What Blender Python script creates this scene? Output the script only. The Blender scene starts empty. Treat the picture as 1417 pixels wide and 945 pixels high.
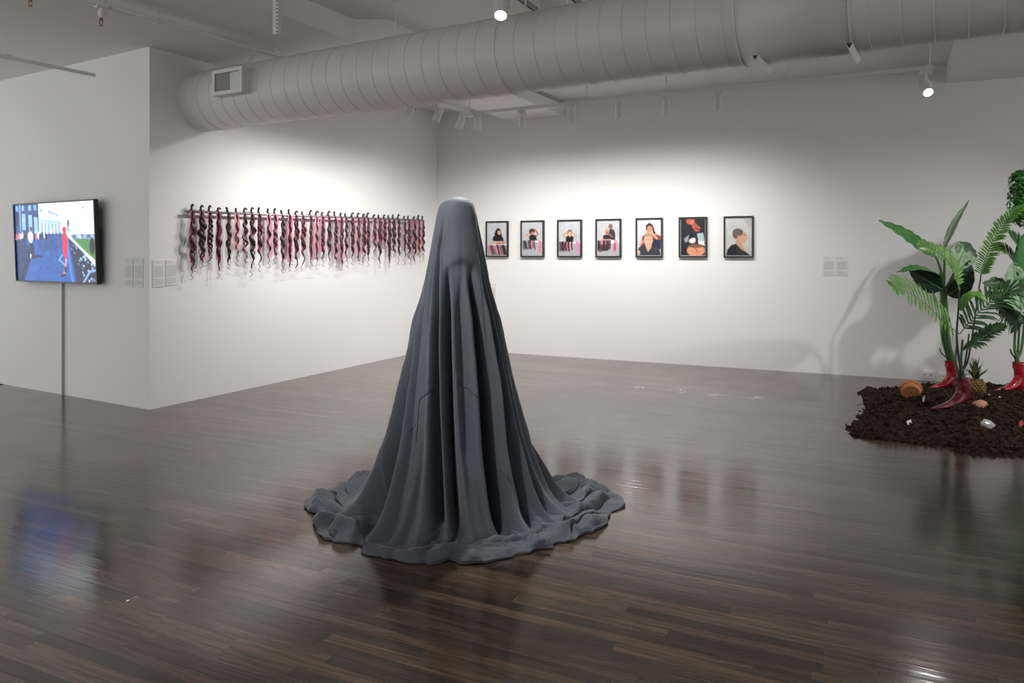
import bpy, math, random
import numpy as np
from mathutils import Vector, Matrix

# ------------------------------------------------------------------ camera, world, light, exposure
scene = bpy.context.scene
F, U0, V0, CAMZ = 1050.0, 708.5, 349.0, 1.4      # focal length and horizon of the 1417x945 frame
cam_data = bpy.data.cameras.new('camera')
cam_data.sensor_width = 36.0
cam_data.lens = F / 1417.0 * 36.0
cam_data.shift_y = -(472.5 - V0) / 1417.0
cam = bpy.data.objects.new('camera', cam_data)
cam.location = (0, 0, CAMZ)
cam.rotation_euler = (math.pi / 2, 0, 0)
scene.collection.objects.link(cam)
scene.camera = cam
world = bpy.data.worlds.new('world')
scene.world = world
world.use_nodes = True
world.node_tree.nodes['Background'].inputs[0].default_value = (0.985, 0.98, 0.975, 1)
world.node_tree.nodes['Background'].inputs[1].default_value = 1.50
scene.view_settings.view_transform = 'Standard'
scene.view_settings.look = 'None'
scene.view_settings.gamma = 1.0
scene.view_settings.use_curve_mapping = False
scene.view_settings.exposure = 0.0
WARM = (1.0, 0.98, 0.955)
SPOT_HAIR, SPOT_BACK, SPOT_FIG, SPOT_PLANT = 76.0, 70.0, 220.0, 200.0

# ------------------------------------------------------------------ helpers
rng = random.Random(7)
npr = np.random.default_rng(11)
COL = scene.collection
V = Vector


def px(u, v, Y):
    """a point of the place at depth Y that the photograph shows at pixel u, v"""
    return V(((u - U0) / F * Y, Y, CAMZ - (v - V0) / F * Y))


def fl(u, v, z=0.0):
    return px(u, v, (CAMZ - z) * F / (v - V0))


def srgb(r, g, b):
    def c(x):
        x /= 255.0
        return x / 12.92 if x <= 0.04045 else ((x + 0.055) / 1.055) ** 2.4
    return (c(r), c(g), c(b))


def mat(name, color, rough=0.6, metallic=0.0, spec=0.5, noise=0.0, nscale=6.0, bump=0.0, bscale=40.0, stretch=(1, 1, 1),
        emit=None, estr=0.0, sheen=0.0, coat=0.0, attr=None, trans=0.0, sss=0.0, color2=None):
    m = bpy.data.materials.new(name)
    m.use_nodes = True
    nt = m.node_tree
    b = nt.nodes['Principled BSDF']
    b.inputs['Base Color'].default_value = (*color, 1)
    b.inputs['Roughness'].default_value = rough
    b.inputs['Metallic'].default_value = metallic
    b.inputs['Specular IOR Level'].default_value = spec
    if sheen:
        b.inputs['Sheen Weight'].default_value = sheen
        b.inputs['Sheen Roughness'].default_value = 0.4
    if coat:
        b.inputs['Coat Weight'].default_value = coat
        b.inputs['Coat Roughness'].default_value = 0.12
    if trans:
        b.inputs['Transmission Weight'].default_value = trans
    tc = nt.nodes.new('ShaderNodeTexCoord')
    mp = nt.nodes.new('ShaderNodeMapping')
    mp.inputs['Scale'].default_value = stretch
    nt.links.new(tc.outputs['Object'], mp.inputs['Vector'])
    base = None
    if attr:
        a = nt.nodes.new('ShaderNodeAttribute')
        a.attribute_name = attr
        base = a.outputs['Color']
    if noise or color2:
        n = nt.nodes.new('ShaderNodeTexNoise')
        n.inputs['Scale'].default_value = nscale
        n.inputs['Detail'].default_value = 5
        nt.links.new(mp.outputs[0], n.inputs['Vector'])
        mx = nt.nodes.new('ShaderNodeMix')
        mx.data_type = 'RGBA'
        c2 = color2 if color2 else tuple(x * (1 - noise) for x in color)
        mr = nt.nodes.new('ShaderNodeMapRange')
        mr.inputs[1].default_value = 0.35
        mr.inputs[2].default_value = 0.65
        nt.links.new(n.outputs['Fac'], mr.inputs[0])
        nt.links.new(mr.outputs[0], mx.inputs[0])
        mx.inputs[6].default_value = (*color, 1)
        mx.inputs[7].default_value = (*c2, 1)
        base = mx.outputs[2]
    if base is not None:
        nt.links.new(base, b.inputs['Base Color'])
    if bump:
        n2 = nt.nodes.new('ShaderNodeTexNoise')
        n2.inputs['Scale'].default_value = bscale
        n2.inputs['Detail'].default_value = 4
        nt.links.new(mp.outputs[0], n2.inputs['Vector'])
        bp = nt.nodes.new('ShaderNodeBump')
        bp.inputs['Strength'].default_value = bump
        bp.inputs['Distance'].default_value = 0.01
        nt.links.new(n2.outputs['Fac'], bp.inputs['Height'])
        nt.links.new(bp.outputs[0], b.inputs['Normal'])
    if estr:
        b.inputs['Emission Strength'].default_value = estr
        if attr:
            nt.links.new(base, b.inputs['Emission Color'])
            b.inputs['Base Color'].default_value = (0, 0, 0, 1)
            for l in list(b.inputs['Base Color'].links):
                nt.links.remove(l)
        else:
            b.inputs['Emission Color'].default_value = (*(emit or color), 1)
    return m


def tag(o, label, cat, group=None, kind=None):
    if label:
        o['label'] = label
    if cat:
        o['category'] = cat
    if group:
        o['group'] = group
    if kind:
        o['kind'] = kind
    return o


def thing(name, label, cat, loc, group=None):
    o = bpy.data.objects.new(name, None)
    o.empty_display_size = 0.05
    o.location = loc
    COL.objects.link(o)
    return tag(o, label, cat, group)


class MB:
    """collects shapes in world coordinates; build() links them as one mesh object"""
    def __init__(s):
        s.v, s.f, s.c = [], [], []

    def add(s, verts, faces):
        n = len(s.v)
        s.v += [tuple(p) for p in verts]
        s.f += [tuple(i + n for i in f) for f in faces]
        return s

    def box(s, c, e1, e2, e3, a, b, d):
        c, e1, e2, e3 = V(c), V(e1) * (a / 2), V(e2) * (b / 2), V(e3) * (d / 2)
        vs = [c + e1 * i + e2 * j + e3 * k for k in (-1, 1) for j in (-1, 1) for i in (-1, 1)]
        return s.add(vs, [(0, 2, 3, 1), (4, 5, 7, 6), (0, 1, 5, 4), (2, 6, 7, 3), (0, 4, 6, 2), (1, 3, 7, 5)])

    def bevbox(s, c, e1, e2, e3, a, b, d, r):
        """box with chamfered edges"""
        c, e1, e2, e3 = V(c), V(e1), V(e2), V(e3)
        h = (a / 2, b / 2, d / 2)
        idx, vs, fs = {}, [], []
        for i in (-1, 1):
            for j in (-1, 1):
                for k in (-1, 1):
                    for ax in range(3):
                        co = [i * h[0], j * h[1], k * h[2]]
                        for q in range(3):
                            if q != ax:
                                co[q] -= (i, j, k)[q] * r
                        idx[(i, j, k, ax)] = len(vs)
                        vs.append(c + e1 * co[0] + e2 * co[1] + e3 * co[2])
        for i in (-1, 1):
            fs.append([idx[(i, j, k, 0)] for j, k in ((-1, -1), (1, -1), (1, 1), (-1, 1))][::i])
            fs.append([idx[(j, i, k, 1)] for j, k in ((-1, -1), (-1, 1), (1, 1), (1, -1))][::i])
            fs.append([idx[(j, k, i, 2)] for j, k in ((-1, -1), (1, -1), (1, 1), (-1, 1))][::i])
        for i in (-1, 1):
            for j in (-1, 1):
                fs.append([idx[(i, j, -1, 0)], idx[(i, j, 1, 0)], idx[(i, j, 1, 1)], idx[(i, j, -1, 1)]])
                fs.append([idx[(i, -1, j, 0)], idx[(i, 1, j, 0)], idx[(i, 1, j, 2)], idx[(i, -1, j, 2)]])
                fs.append([idx[(-1, i, j, 1)], idx[(1, i, j, 1)], idx[(1, i, j, 2)], idx[(-1, i, j, 2)]])
        for i in (-1, 1):
            for j in (-1, 1):
                for k in (-1, 1):
                    fs.append([idx[(i, j, k, 0)], idx[(i, j, k, 1)], idx[(i, j, k, 2)]])
        return s.add(vs, fs)

    def tube(s, pts, r, n=8, cap=True, flat=1.0):
        pts = [V(p) for p in pts]
        rs = r if isinstance(r, (list, tuple)) else [r] * len(pts)
        rings = []
        up = None
        for i, p in enumerate(pts):
            t = (pts[min(i + 1, len(pts) - 1)] - pts[max(i - 1, 0)])
            t = t.normalized() if t.length > 1e-9 else V((0, 0, 1))
            if up is None:
                up = V((0, 0, 1)) if abs(t.z) < 0.9 else V((1, 0, 0))
            a = up - t * up.dot(t)
            a = a.normalized() if a.length > 1e-6 else t.orthogonal().normalized()
            b = t.cross(a)
            up = a
            rings.append([p + (a * math.cos(2 * math.pi * k / n) + b * flat * math.sin(2 * math.pi * k / n)) * rs[i] for k in range(n)])
        vs = [q for r_ in rings for q in r_]
        fs = []
        for i in range(len(pts) - 1):
            for k in range(n):
                a, b = i * n + k, i * n + (k + 1) % n
                fs.append((a, b, b + n, a + n))
        if cap:
            fs.append(tuple(range(n))[::-1])
            fs.append(tuple((len(pts) - 1) * n + k for k in range(n)))
        return s.add(vs, fs)

    def lathe(s, c, axis, prof, n=24):
        """prof: list of (distance along axis, radius)"""
        axis = V(axis).normalized()
        a = axis.orthogonal().normalized()
        b = axis.cross(a)
        c = V(c)
        vs, fs = [], []
        for d, r in prof:
            for k in range(n):
                t = 2 * math.pi * k / n
                vs.append(c + axis * d + (a * math.cos(t) + b * math.sin(t)) * r)
        for i in range(len(prof) - 1):
            for k in range(n):
                p, q = i * n + k, i * n + (k + 1) % n
                fs.append((p, q, q + n, p + n))
        return s.add(vs, fs)

    def disc(s, c, axis, r, n=24):
        axis = V(axis).normalized()
        a = axis.orthogonal().normalized()
        b = axis.cross(a)
        c = V(c)
        return s.add([c + (a * math.cos(2 * math.pi * k / n) + b * math.sin(2 * math.pi * k / n)) * r for k in range(n)], [tuple(range(n))])

    def prism(s, poly, z0, z1):
        n = len(poly)
        vs = [(p[0], p[1], z0) for p in poly] + [(p[0], p[1], z1) for p in poly]
        fs = [tuple(range(n))[::-1], tuple(range(n, 2 * n))]
        fs += [(i, (i + 1) % n, (i + 1) % n + n, i + n) for i in range(n)]
        return s.add(vs, fs)

    def build(s, name, m, parent=None, smooth=False, colors=None, kind=None):
        me = bpy.data.meshes.new(name)
        o = bpy.data.objects.new(name, me)
        off = V((0, 0, 0))
        if parent is not None:
            p = parent
            while p is not None:
                off = off + p.location
                p = p.parent
            o.parent = parent
        else:
            a = np.array(s.v)
            lo, hi = a.min(0), a.max(0)
            off = V(((lo[0] + hi[0]) / 2, (lo[1] + hi[1]) / 2, lo[2]))
            o.location = off
        me.from_pydata([(v[0] - off.x, v[1] - off.y, v[2] - off.z) for v in s.v], [], s.f)
        if m is not None:
            me.materials.append(m)
        if smooth:
            me.polygons.foreach_set('use_smooth', [True] * len(me.polygons))
        if colors is not None:
            at = me.color_attributes.new('paint', 'FLOAT_COLOR', 'POINT')
            c = np.ones((len(me.vertices), 4), dtype=np.float32)
            c[:, :3] = np.asarray(colors).reshape(-1, 3)
            at.data.foreach_set('color', c.ravel())
        me.update()
        COL.objects.link(o)
        if kind:
            o['kind'] = kind
        return o


def bez(pts, n=12):
    """Catmull-Rom through the points"""
    pts = [V(p) for p in pts]
    P = [pts[0] * 2 - pts[1]] + pts + [pts[-1] * 2 - pts[-2]]
    out = []
    for i in range(1, len(P) - 2):
        for k in range(n):
            t = k / n
            a, b, c, d = P[i - 1], P[i], P[i + 1], P[i + 2]
            out.append(0.5 * ((2 * b) + (c - a) * t + (2 * a - 5 * b + 4 * c - d) * t * t + (3 * b - a - 3 * c + d) * t ** 3))
    out.append(pts[-1])
    return out


def _hash(i, j, seed):
    n = (i.astype(np.int64) * 374761393 + j.astype(np.int64) * 668265263 + seed * 1442695041) & 0xFFFFFFFF
    n = ((n ^ (n >> 13)) * 1274126177) & 0xFFFFFFFF
    return ((n ^ (n >> 16)) & 0xFFFF) / 65535.0


def vnoise(x, y, seed=0):
    x, y = np.broadcast_arrays(np.asarray(x, float), np.asarray(y, float))
    i, j = np.floor(x), np.floor(y)
    fx, fy = x - i, y - j
    i, j = i.astype(np.int64), j.astype(np.int64)
    ux = fx ** 3 * (fx * (fx * 6 - 15) + 10)
    uy = fy ** 3 * (fy * (fy * 6 - 15) + 10)
    a, b = _hash(i, j, seed), _hash(i + 1, j, seed)
    c, d = _hash(i, j + 1, seed), _hash(i + 1, j + 1, seed)
    return ((a * (1 - ux) + b * ux) * (1 - uy) + (c * (1 - ux) + d * ux) * uy) * 2 - 1


def fbm(x, y, seed=0, o=4):
    r, a = 0, 1.0
    for k in range(o):
        r = r + a * vnoise(x * 2 ** k, y * 2 ** k, seed + k * 17)
        a *= 0.5
    return r


Z = V((0, 0, 1))
# the plan: outer wall corner H0, room corner B0
H0 = V((-3.22, 6.74, 0))
B0 = V((-1.09, 11.05, 0))
dH = (B0 - H0).normalized()
nH = V((dH.y, -dH.x, 0))
dB = V((0.897, -0.442, 0)).normalized()
nB = V((dB.y, -dB.x, 0))
dT = V((-2.23, 1.34, 0)).normalized()
nT = V((-dT.y, dT.x, 0))
if nT.y > 0:
    nT = -nT


def on_line(u, o, d):
    """distance along the plan line o + d*t where the photograph's column u meets it"""
    r = (u - U0) / F
    return (r * o.y - o.x) / (d.x - r * d.y)


def wall_pt(u, v, o, d, n, off=0.0):
    oo = o + n * off
    p = oo + d * on_line(u, oo, d)
    return px(u, v, p.y)


# ------------------------------------------------------------------ materials
M = {}
M['wall'] = mat('wall_paint', (0.78, 0.78, 0.77), 0.75, spec=0.25, bump=0.04, bscale=120)
M['ceil'] = mat('ceiling_paint', (0.76, 0.755, 0.735), 0.8, spec=0.2, bump=0.05, bscale=60)
M['duct'] = mat('duct_paint', (0.70, 0.675, 0.65), 0.42, spec=0.4, noise=0.05, nscale=3)
M['white_metal'] = mat('white_metal', (0.72, 0.72, 0.70), 0.45)
M['grey_metal'] = mat('grey_metal', (0.33, 0.33, 0.32), 0.45, metallic=0.3)
M['cover'] = mat('cable_cover_paint', (0.45, 0.45, 0.45), 0.5)
M['dark'] = mat('dark_slot', (0.012, 0.012, 0.013), 0.5)
M['black_frame'] = mat('black_frame', (0.012, 0.012, 0.013), 0.35)
M['tv_plastic'] = mat('tv_plastic', (0.008, 0.008, 0.010), 0.25)
M['screen'] = mat('tv_screen', (0, 0, 0), 0.25, attr='paint', estr=1.4)
M['print'] = mat('photo_print', (0.5, 0.5, 0.5), 0.45, attr='paint', spec=0.3)
M['paper'] = mat('label_board', (0.74, 0.74, 0.73), 0.7)
M['ink'] = mat('label_ink', (0.55, 0.55, 0.54), 0.7)
M['brass'] = mat('brass', (0.30, 0.13, 0.05), 0.4, metallic=0.6)
M['lens'] = mat('lamp_lens', (1, 1, 1), 0.4, emit=(1.0, 0.97, 0.92), estr=30.0)
M['lens_soft'] = mat('lamp_lens_soft', (1, 1, 1), 0.4, emit=(1.0, 0.97, 0.92), estr=1.2)
M['cloth'] = mat('grey_jersey', (0.084, 0.093, 0.112), 0.66, spec=0.25, sheen=0.25, bump=0.10, bscale=420)
M['seam'] = mat('seam_thread', (0.035, 0.037, 0.042), 0.7)
M['rod'] = mat('steel_rod', (0.40, 0.40, 0.40), 0.4, metallic=0.7)
M['soil'] = mat('soil', (0.055, 0.034, 0.022), 0.95, spec=0.1, color2=(0.010, 0.006, 0.004), nscale=30, bump=0.9, bscale=70)
M['crumb'] = mat('soil_crumb', (0.070, 0.042, 0.027), 0.95, spec=0.1, color2=(0.014, 0.009, 0.006), nscale=20)
M['boot'] = mat('red_leather', (0.42, 0.008, 0.022), 0.22, spec=0.5, coat=0.3, bump=0.55, bscale=30)
M['boot_dark'] = mat('wine_leather', (0.13, 0.004, 0.012), 0.25, spec=0.5, coat=0.3, bump=0.55, bscale=30)
M['sole'] = mat('boot_sole', (0.05, 0.006, 0.008), 0.4)
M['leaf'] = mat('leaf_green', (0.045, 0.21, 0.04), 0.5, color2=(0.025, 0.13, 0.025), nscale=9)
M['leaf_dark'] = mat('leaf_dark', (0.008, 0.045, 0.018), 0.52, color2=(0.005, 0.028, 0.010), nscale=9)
M['leaf_pale'] = mat('leaf_pale', (0.36, 0.50, 0.33), 0.5, color2=(0.24, 0.38, 0.22), nscale=12)
M['rib'] = mat('leaf_rib', (0.10, 0.26, 0.06), 0.4)
M['palm'] = mat('palm_green', (0.12, 0.30, 0.025), 0.4, color2=(0.05, 0.17, 0.018), nscale=12)
M['palm_dark'] = mat('palm_dark', (0.06, 0.16, 0.05), 0.28, color2=(0.025, 0.085, 0.03), nscale=12)
M['stem'] = mat('stem_green', (0.06, 0.17, 0.03), 0.45, color2=(0.03, 0.10, 0.02), nscale=10, stretch=(1, 1, 0.2))
M['stem_dark'] = mat('stem_dark', (0.03, 0.035, 0.02), 0.5)
M['ivy'] = mat('ivy_leaf', (0.05, 0.20, 0.02), 0.4, color2=(0.015, 0.09, 0.012), nscale=14)
M['pine'] = mat('pineapple_skin', (0.30, 0.14, 0.02), 0.5, color2=(0.07, 0.045, 0.012), nscale=45)
M['crown'] = mat('pineapple_crown', (0.13, 0.19, 0.05), 0.5, color2=(0.28, 0.27, 0.10), nscale=10)
M['terra'] = mat('terracotta', (0.52, 0.20, 0.075), 0.75, noise=0.2, nscale=20)
M['terra_pale'] = mat('terracotta_pale', (0.56, 0.27, 0.15), 0.75, noise=0.15, nscale=20)
M['ceramic'] = mat('white_ceramic', (0.75, 0.74, 0.71), 0.35)
M['glass'] = mat('cloudy_glass', (0.62, 0.66, 0.66), 0.18, trans=0.35)
M['pink'] = mat('pink_ribbon', (0.66, 0.29, 0.35), 0.6, color2=(0.50, 0.17, 0.23), nscale=14)
M['hair'] = mat('dark_hair', (0.028, 0.008, 0.008), 0.45, color2=(0.075, 0.016, 0.018), nscale=25)
M['hair_red'] = mat('red_brown_hair', (0.055, 0.010, 0.012), 0.45, color2=(0.17, 0.04, 0.055), nscale=25)
M['hair_black'] = mat('black_hair', (0.016, 0.010, 0.010), 0.45, color2=(0.04, 0.02, 0.016), nscale=25)
M['wisp'] = mat('hair_wisp', (0.18, 0.11, 0.09), 0.6)


def floor_material():
    m = bpy.data.materials.new('stained_oak')
    m.use_nodes = True
    nt = m.node_tree
    b = nt.nodes['Principled BSDF']
    L = nt.links.new
    geo = nt.nodes.new('ShaderNodeNewGeometry')
    at = nt.nodes.new('ShaderNodeAttribute')
    at.attribute_name = 'paint'
    mp = nt.nodes.new('ShaderNodeMapping')
    mp.inputs['Rotation'].default_value = (0, 0, math.atan2(0.442, 0.897))
    L(geo.outputs['Position'], mp.inputs['Vector'])
    sh = nt.nodes.new('ShaderNodeVectorMath')
    sh.operation = 'MULTIPLY_ADD'
    L(at.outputs['Color'], sh.inputs[0])
    sh.inputs[1].default_value = (53, 17, 31)
    L(mp.outputs[0], sh.inputs[2])
    st = nt.nodes.new('ShaderNodeVectorMath')
    st.operation = 'MULTIPLY'
    L(sh.outputs[0], st.inputs[0])
    st.inputs[1].default_value = (3.0, 45.0, 1.0)
    n1 = nt.nodes.new('ShaderNodeTexNoise')
    n1.inputs['Scale'].default_value = 1.0
    n1.inputs['Detail'].default_value = 6
    n1.inputs['Distortion'].default_value = 0.8
    L(st.outputs[0], n1.inputs['Vector'])
    r1 = nt.nodes.new('ShaderNodeMapRange')
    r1.inputs[1].default_value, r1.inputs[2].default_value = 0.35, 0.7
    L(n1.outputs['Fac'], r1.inputs[0])
    ramp = nt.nodes.new('ShaderNodeValToRGB')
    e = ramp.color_ramp.elements
    e[0].color, e[1].color = (*FLOOR_DARK, 1), (*FLOOR_LIGHT, 1)
    L(at.outputs['Fac'], ramp.inputs[0])
    mx = nt.nodes.new('ShaderNodeMix')
    mx.data_type = 'RGBA'
    mx.blend_type = 'MULTIPLY'
    L(ramp.outputs[0], mx.inputs[6])
    g = nt.nodes.new('ShaderNodeValToRGB')
    g.color_ramp.elements[0].color = (1.25, 1.2, 1.15, 1)
    g.color_ramp.elements[1].color = (0.45, 0.42, 0.40, 1)
    L(r1.outputs[0], g.inputs[0])
    L(g.outputs[0], mx.inputs[7])
    mx.inputs[0].default_value = 1.0
    L(mx.outputs[2], b.inputs['Base Color'])
    big = nt.nodes.new('ShaderNodeTexNoise')
    big.inputs['Scale'].default_value = 2.2
    big.inputs['Detail'].default_value = 4
    L(geo.outputs['Position'], big.inputs['Vector'])
    rr = nt.nodes.new('ShaderNodeMapRange')
    rr.inputs[1].default_value, rr.inputs[2].default_value = 0.3, 0.7
    rr.inputs[3].default_value, rr.inputs[4].default_value = 0.11, 0.19
    L(big.outputs['Fac'], rr.inputs[0])
    L(rr.outputs[0], b.inputs['Roughness'])
    b.inputs['Specular IOR Level'].default_value = 0.55
    b.inputs['Coat Weight'].default_value = 0.2
    b.inputs['Coat Roughness'].default_value = 0.11
    bp = nt.nodes.new('ShaderNodeBump')
    bp.inputs['Strength'].default_value = 0.12
    bp.inputs['Distance'].default_value = 0.004
    L(n1.outputs['Fac'], bp.inputs['Height'])
    L(bp.outputs[0], b.inputs['Normal'])
    L(bp.outputs[0], b.inputs['Coat Normal'])
    return m


FLOOR_DARK, FLOOR_LIGHT = (0.038, 0.027, 0.018), (0.115, 0.078, 0.050)
M['floor'] = floor_material()
M['subfloor'] = mat('subfloor', (0.006, 0.004, 0.003), 0.8)

# ------------------------------------------------------------------ the setting: floor
fb = MB()
fb.prism([(-9.5, -2.5), (9.5, -2.5), (9.5, 13.5), (-9.5, 13.5)], -0.10, -0.0105)
floor = fb.build('floor', M['subfloor'])
tag(floor, 'dark stained oak strip floor with a satin sheen', 'floor', kind='structure')
nF = V((-dB.y, dB.x, 0))      # across the boards, away from the camera
planks = []
PW = 0.0572
row = 0
b_ = 0.55
while b_ < 9.60:
    prow = random.Random(1000 + row)
    a_ = -9.0 + prow.random() * 0.8
    while a_ < 7.0:
        ln = prow.choice((0.35, 0.5, 0.7, 0.9, 1.1, 1.3)) * (0.85 + 0.3 * prow.random())
        c = dB * (a_ + ln / 2) + nF * (b_ + PW / 2)
        rel = c - H0
        inside = rel.dot(nH) < -0.7 and rel.dot(nT) < -0.7
        if not inside and c.y > -1.5 and abs(c.x) < 8.6 and c.y < 12.6:
            area = 0.0
            if c.y > 1.2:
                u = U0 + F * c.x / c.y
                v = V0 + F * CAMZ / c.y
                wpx = F * ln * 0.5 / c.y
                if -wpx < u < 1417 + wpx and v < 965:
                    area = F * F * ln * PW * CAMZ / c.y ** 3
            hid = (c - V((-0.298, 4.15, 0))).length < 0.6
            planks.append((0.0 if hid else area, a_, ln, b_, prow.random(), prow.uniform(-1, 1)))
        a_ += ln
    b_ += PW
    row += 1
planks.sort(key=lambda p: -p[0])
G = 0.00012
BV = 0.0004


def plank_geo(a, ln, b, tilt):
    x0, x1, y0, y1 = a + G, a + ln - G, b + G, b + PW - G
    tz = tilt * 0.00012
    pts = []
    for (X, Y, zz) in ((x0, y0, -0.0003 - tz), (x1, y0, -0.0003 - tz), (x1, y1, -0.0003 + tz), (x0, y1, -0.0003 + tz)):
        pts.append((X, Y, zz))
    top = [(x0 + BV, y0 + BV, -tz), (x1 - BV, y0 + BV, -tz), (x1 - BV, y1 - BV, tz), (x0 + BV, y1 - BV, tz)]
    bot = [(p[0], p[1], -0.0105) for p in pts]
    vs = [dB * p[0] + nF * p[1] + Z * p[2] for p in (bot + pts + top)]
    fs = [(8, 9, 10, 11)]
    for i in range(4):
        j = (i + 1) % 4
        fs.append((i, j, j + 4, i + 4))
        fs.append((i + 4, j + 4, j + 8, i + 8))
    return vs, fs


for k, (ar, a_, ln, b0, tint, tilt) in enumerate(planks[:300]):
    mb = MB()
    mb.add(*plank_geo(a_, ln, b0, tilt))
    mb.build('plank', M['floor'], floor, colors=[(tint,) * 3] * 12)
mb = MB()
cols = []
for (ar, a_, ln, b0, tint, tilt) in planks[300:]:
    mb.add(*plank_geo(a_, ln, b0, tilt))
    cols += [(tint,) * 3] * 12
mb.build('plank_field', M['floor'], floor, colors=cols, kind='stuff')

# ------------------------------------------------------------------ walls and ceiling
ZC, ZS = 3.42, 3.225           # upper ceiling, soffit underside
TH = 0.25
Tend = H0 + dT * 6.0
Bend = B0 + dB * 10.5


def wall(name, a, b, n, z1, label, inner=None):
    mb = MB()
    p = [a, b, b - n * TH, (a - n * TH) if inner is None else inner]
    mb.prism([(q.x, q.y) for q in p], 0.0, z1)
    o = mb.build(name, M['wall'])
    return tag(o, label, 'wall', kind='structure')


MITRE = H0 - (nH + nT).normalized() * TH
wall('wall_left', H0 + dT * 0.0, Tend, nT, ZC, 'white partition wall that carries the television', MITRE)
wall('wall_side', H0, B0 - dH * 0.0, nH, ZC, 'white side wall with the hanging hair strands', MITRE)
wall('wall_back', B0 - dB * 0.25, Bend, nB, ZC, 'long white wall with the row of framed photographs')
wall('wall_light_block', V((-1.6, -2.2, 0)), V((6.0, -2.2, 0)), V((0, 1, 0)), ZC, 'unseen white wall behind the camera, added to block frontal light')  # added out of view, its width set to cut fill light from behind
mb = MB()
mb.prism([(-9.5, -2.5), (9.5, -2.5), (9.5, 13.5), (-9.5, 13.5)], ZC, ZC + 0.12)
ceiling = mb.build('ceiling', M['ceil'])
tag(ceiling, 'off white gallery ceiling with dropped beams', 'ceiling', kind='structure')


def soff(poly, z0=ZS, name='beam'):
    mb = MB()
    mb.prism([(p.x, p.y) for p in poly], z0, ZC + 0.01)
    return mb.build(name, M['ceil'], ceiling)


def sp(u, v, z):
    return px(u, v, (z - CAMZ) * F / (V0 - v))


# left bay and first beam, one low soffit with a recess at the room corner
L1a = sp(492, 58, ZS)
L1dir = (sp(492, 58, ZS) - sp(333, 0, ZS)).normalized()
bq0, bq1 = on_line(703, B0, dB), on_line(781, B0, dB)
bl, br = B0 + dB * bq0 - nB * 0.02, B0 + dB * bq1 - nB * 0.02
jog = br - dH * ((br.y - L1a.y) / dH.y)
left_e = bl - dH * 2.1
hs = H0 + dH * 2.0
soff([L1a - L1dir * 9.0, L1a, V((jog.x, jog.y, 0)), V((br.x, br.y, 0)), V((bl.x, bl.y, 0)), V((left_e.x, left_e.y, 0)), hs - nH * 0.1, H0 - nH * 0.1 - nT * 0.1, H0 + dT * 6 - nT * 0.1, V((-9.4, -2.4, 0))])
q2 = on_line(1310, B0, dB)
r0 = B0 + dB * q2 - nB * 0.02
r1 = B0 + dB * (q2 + 0.85) - nB * 0.02
soff([r0, r1, r1 - dH * 9, r0 - dH * 9])

# ------------------------------------------------------------------ spiral duct
A0 = V((-2.96, 7.26, 2.835))
e1 = V((1.713, -1, 0)).normalized()
e2 = V((e1.y, -e1.x, 0))          # towards the camera side
if e2.y > 0:
    e2 = -e2
RD = 0.278
duct = thing('air_duct', 'large round white painted spiral air duct crossing under the ceiling', 'duct', A0)
mb = MB()
DL = 9.5
nseg = 64
mb.lathe(A0 - e1 * 0.06, e1, [(0, RD), (DL * 0.5, RD), (DL, RD)], nseg)
mb.build('pipe', M['duct'], duct, smooth=True)


def duct_l(u):
    o = A0 + e2 * RD
    return on_line(u, V((o.x, o.y, 0)), e1)


def ring(l, h, w):
    mb = MB()
    mb.lathe(A0 + e1 * l, e1, [(-w, RD - 0.002), (-w * 0.5, RD + h), (w * 0.5, RD + h), (w, RD - 0.002)], nseg)
    return mb


l_fit0, l_fit1 = duct_l(1015), duct_l(1174)
rl = []
l = 0.12
while l < DL - 0.3:
    if not (l_fit0 - 0.06 < l < l_fit1 + 0.06):
        rl.append(l)
    l += 0.158
proto = None
for l in rl:
    if proto is None:
        mb = ring(l, 0.0032, 0.006)
        proto = mb.build('seam_ring', M['duct'], duct, smooth=True)
        pl = l
    else:
        o = proto.copy()
        COL.objects.link(o)
        o.parent = duct
        o.location = e1 * (l - pl)
for l in (l_fit0, l_fit1, duct_l(683), 0.27):
    ring(l, 0.007, 0.010).build('joint_band', M['duct'], duct, smooth=True)
mb = MB()
mb.lathe(A0 + e1 * l_fit0, e1, [(0.0, RD), (0.001, RD + 0.004), (l_fit1 - l_fit0, RD + 0.004), (l_fit1 - l_fit0 + 0.001, RD)], nseg)
mb.build('sleeve', M['duct'], duct, smooth=True)


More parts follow.
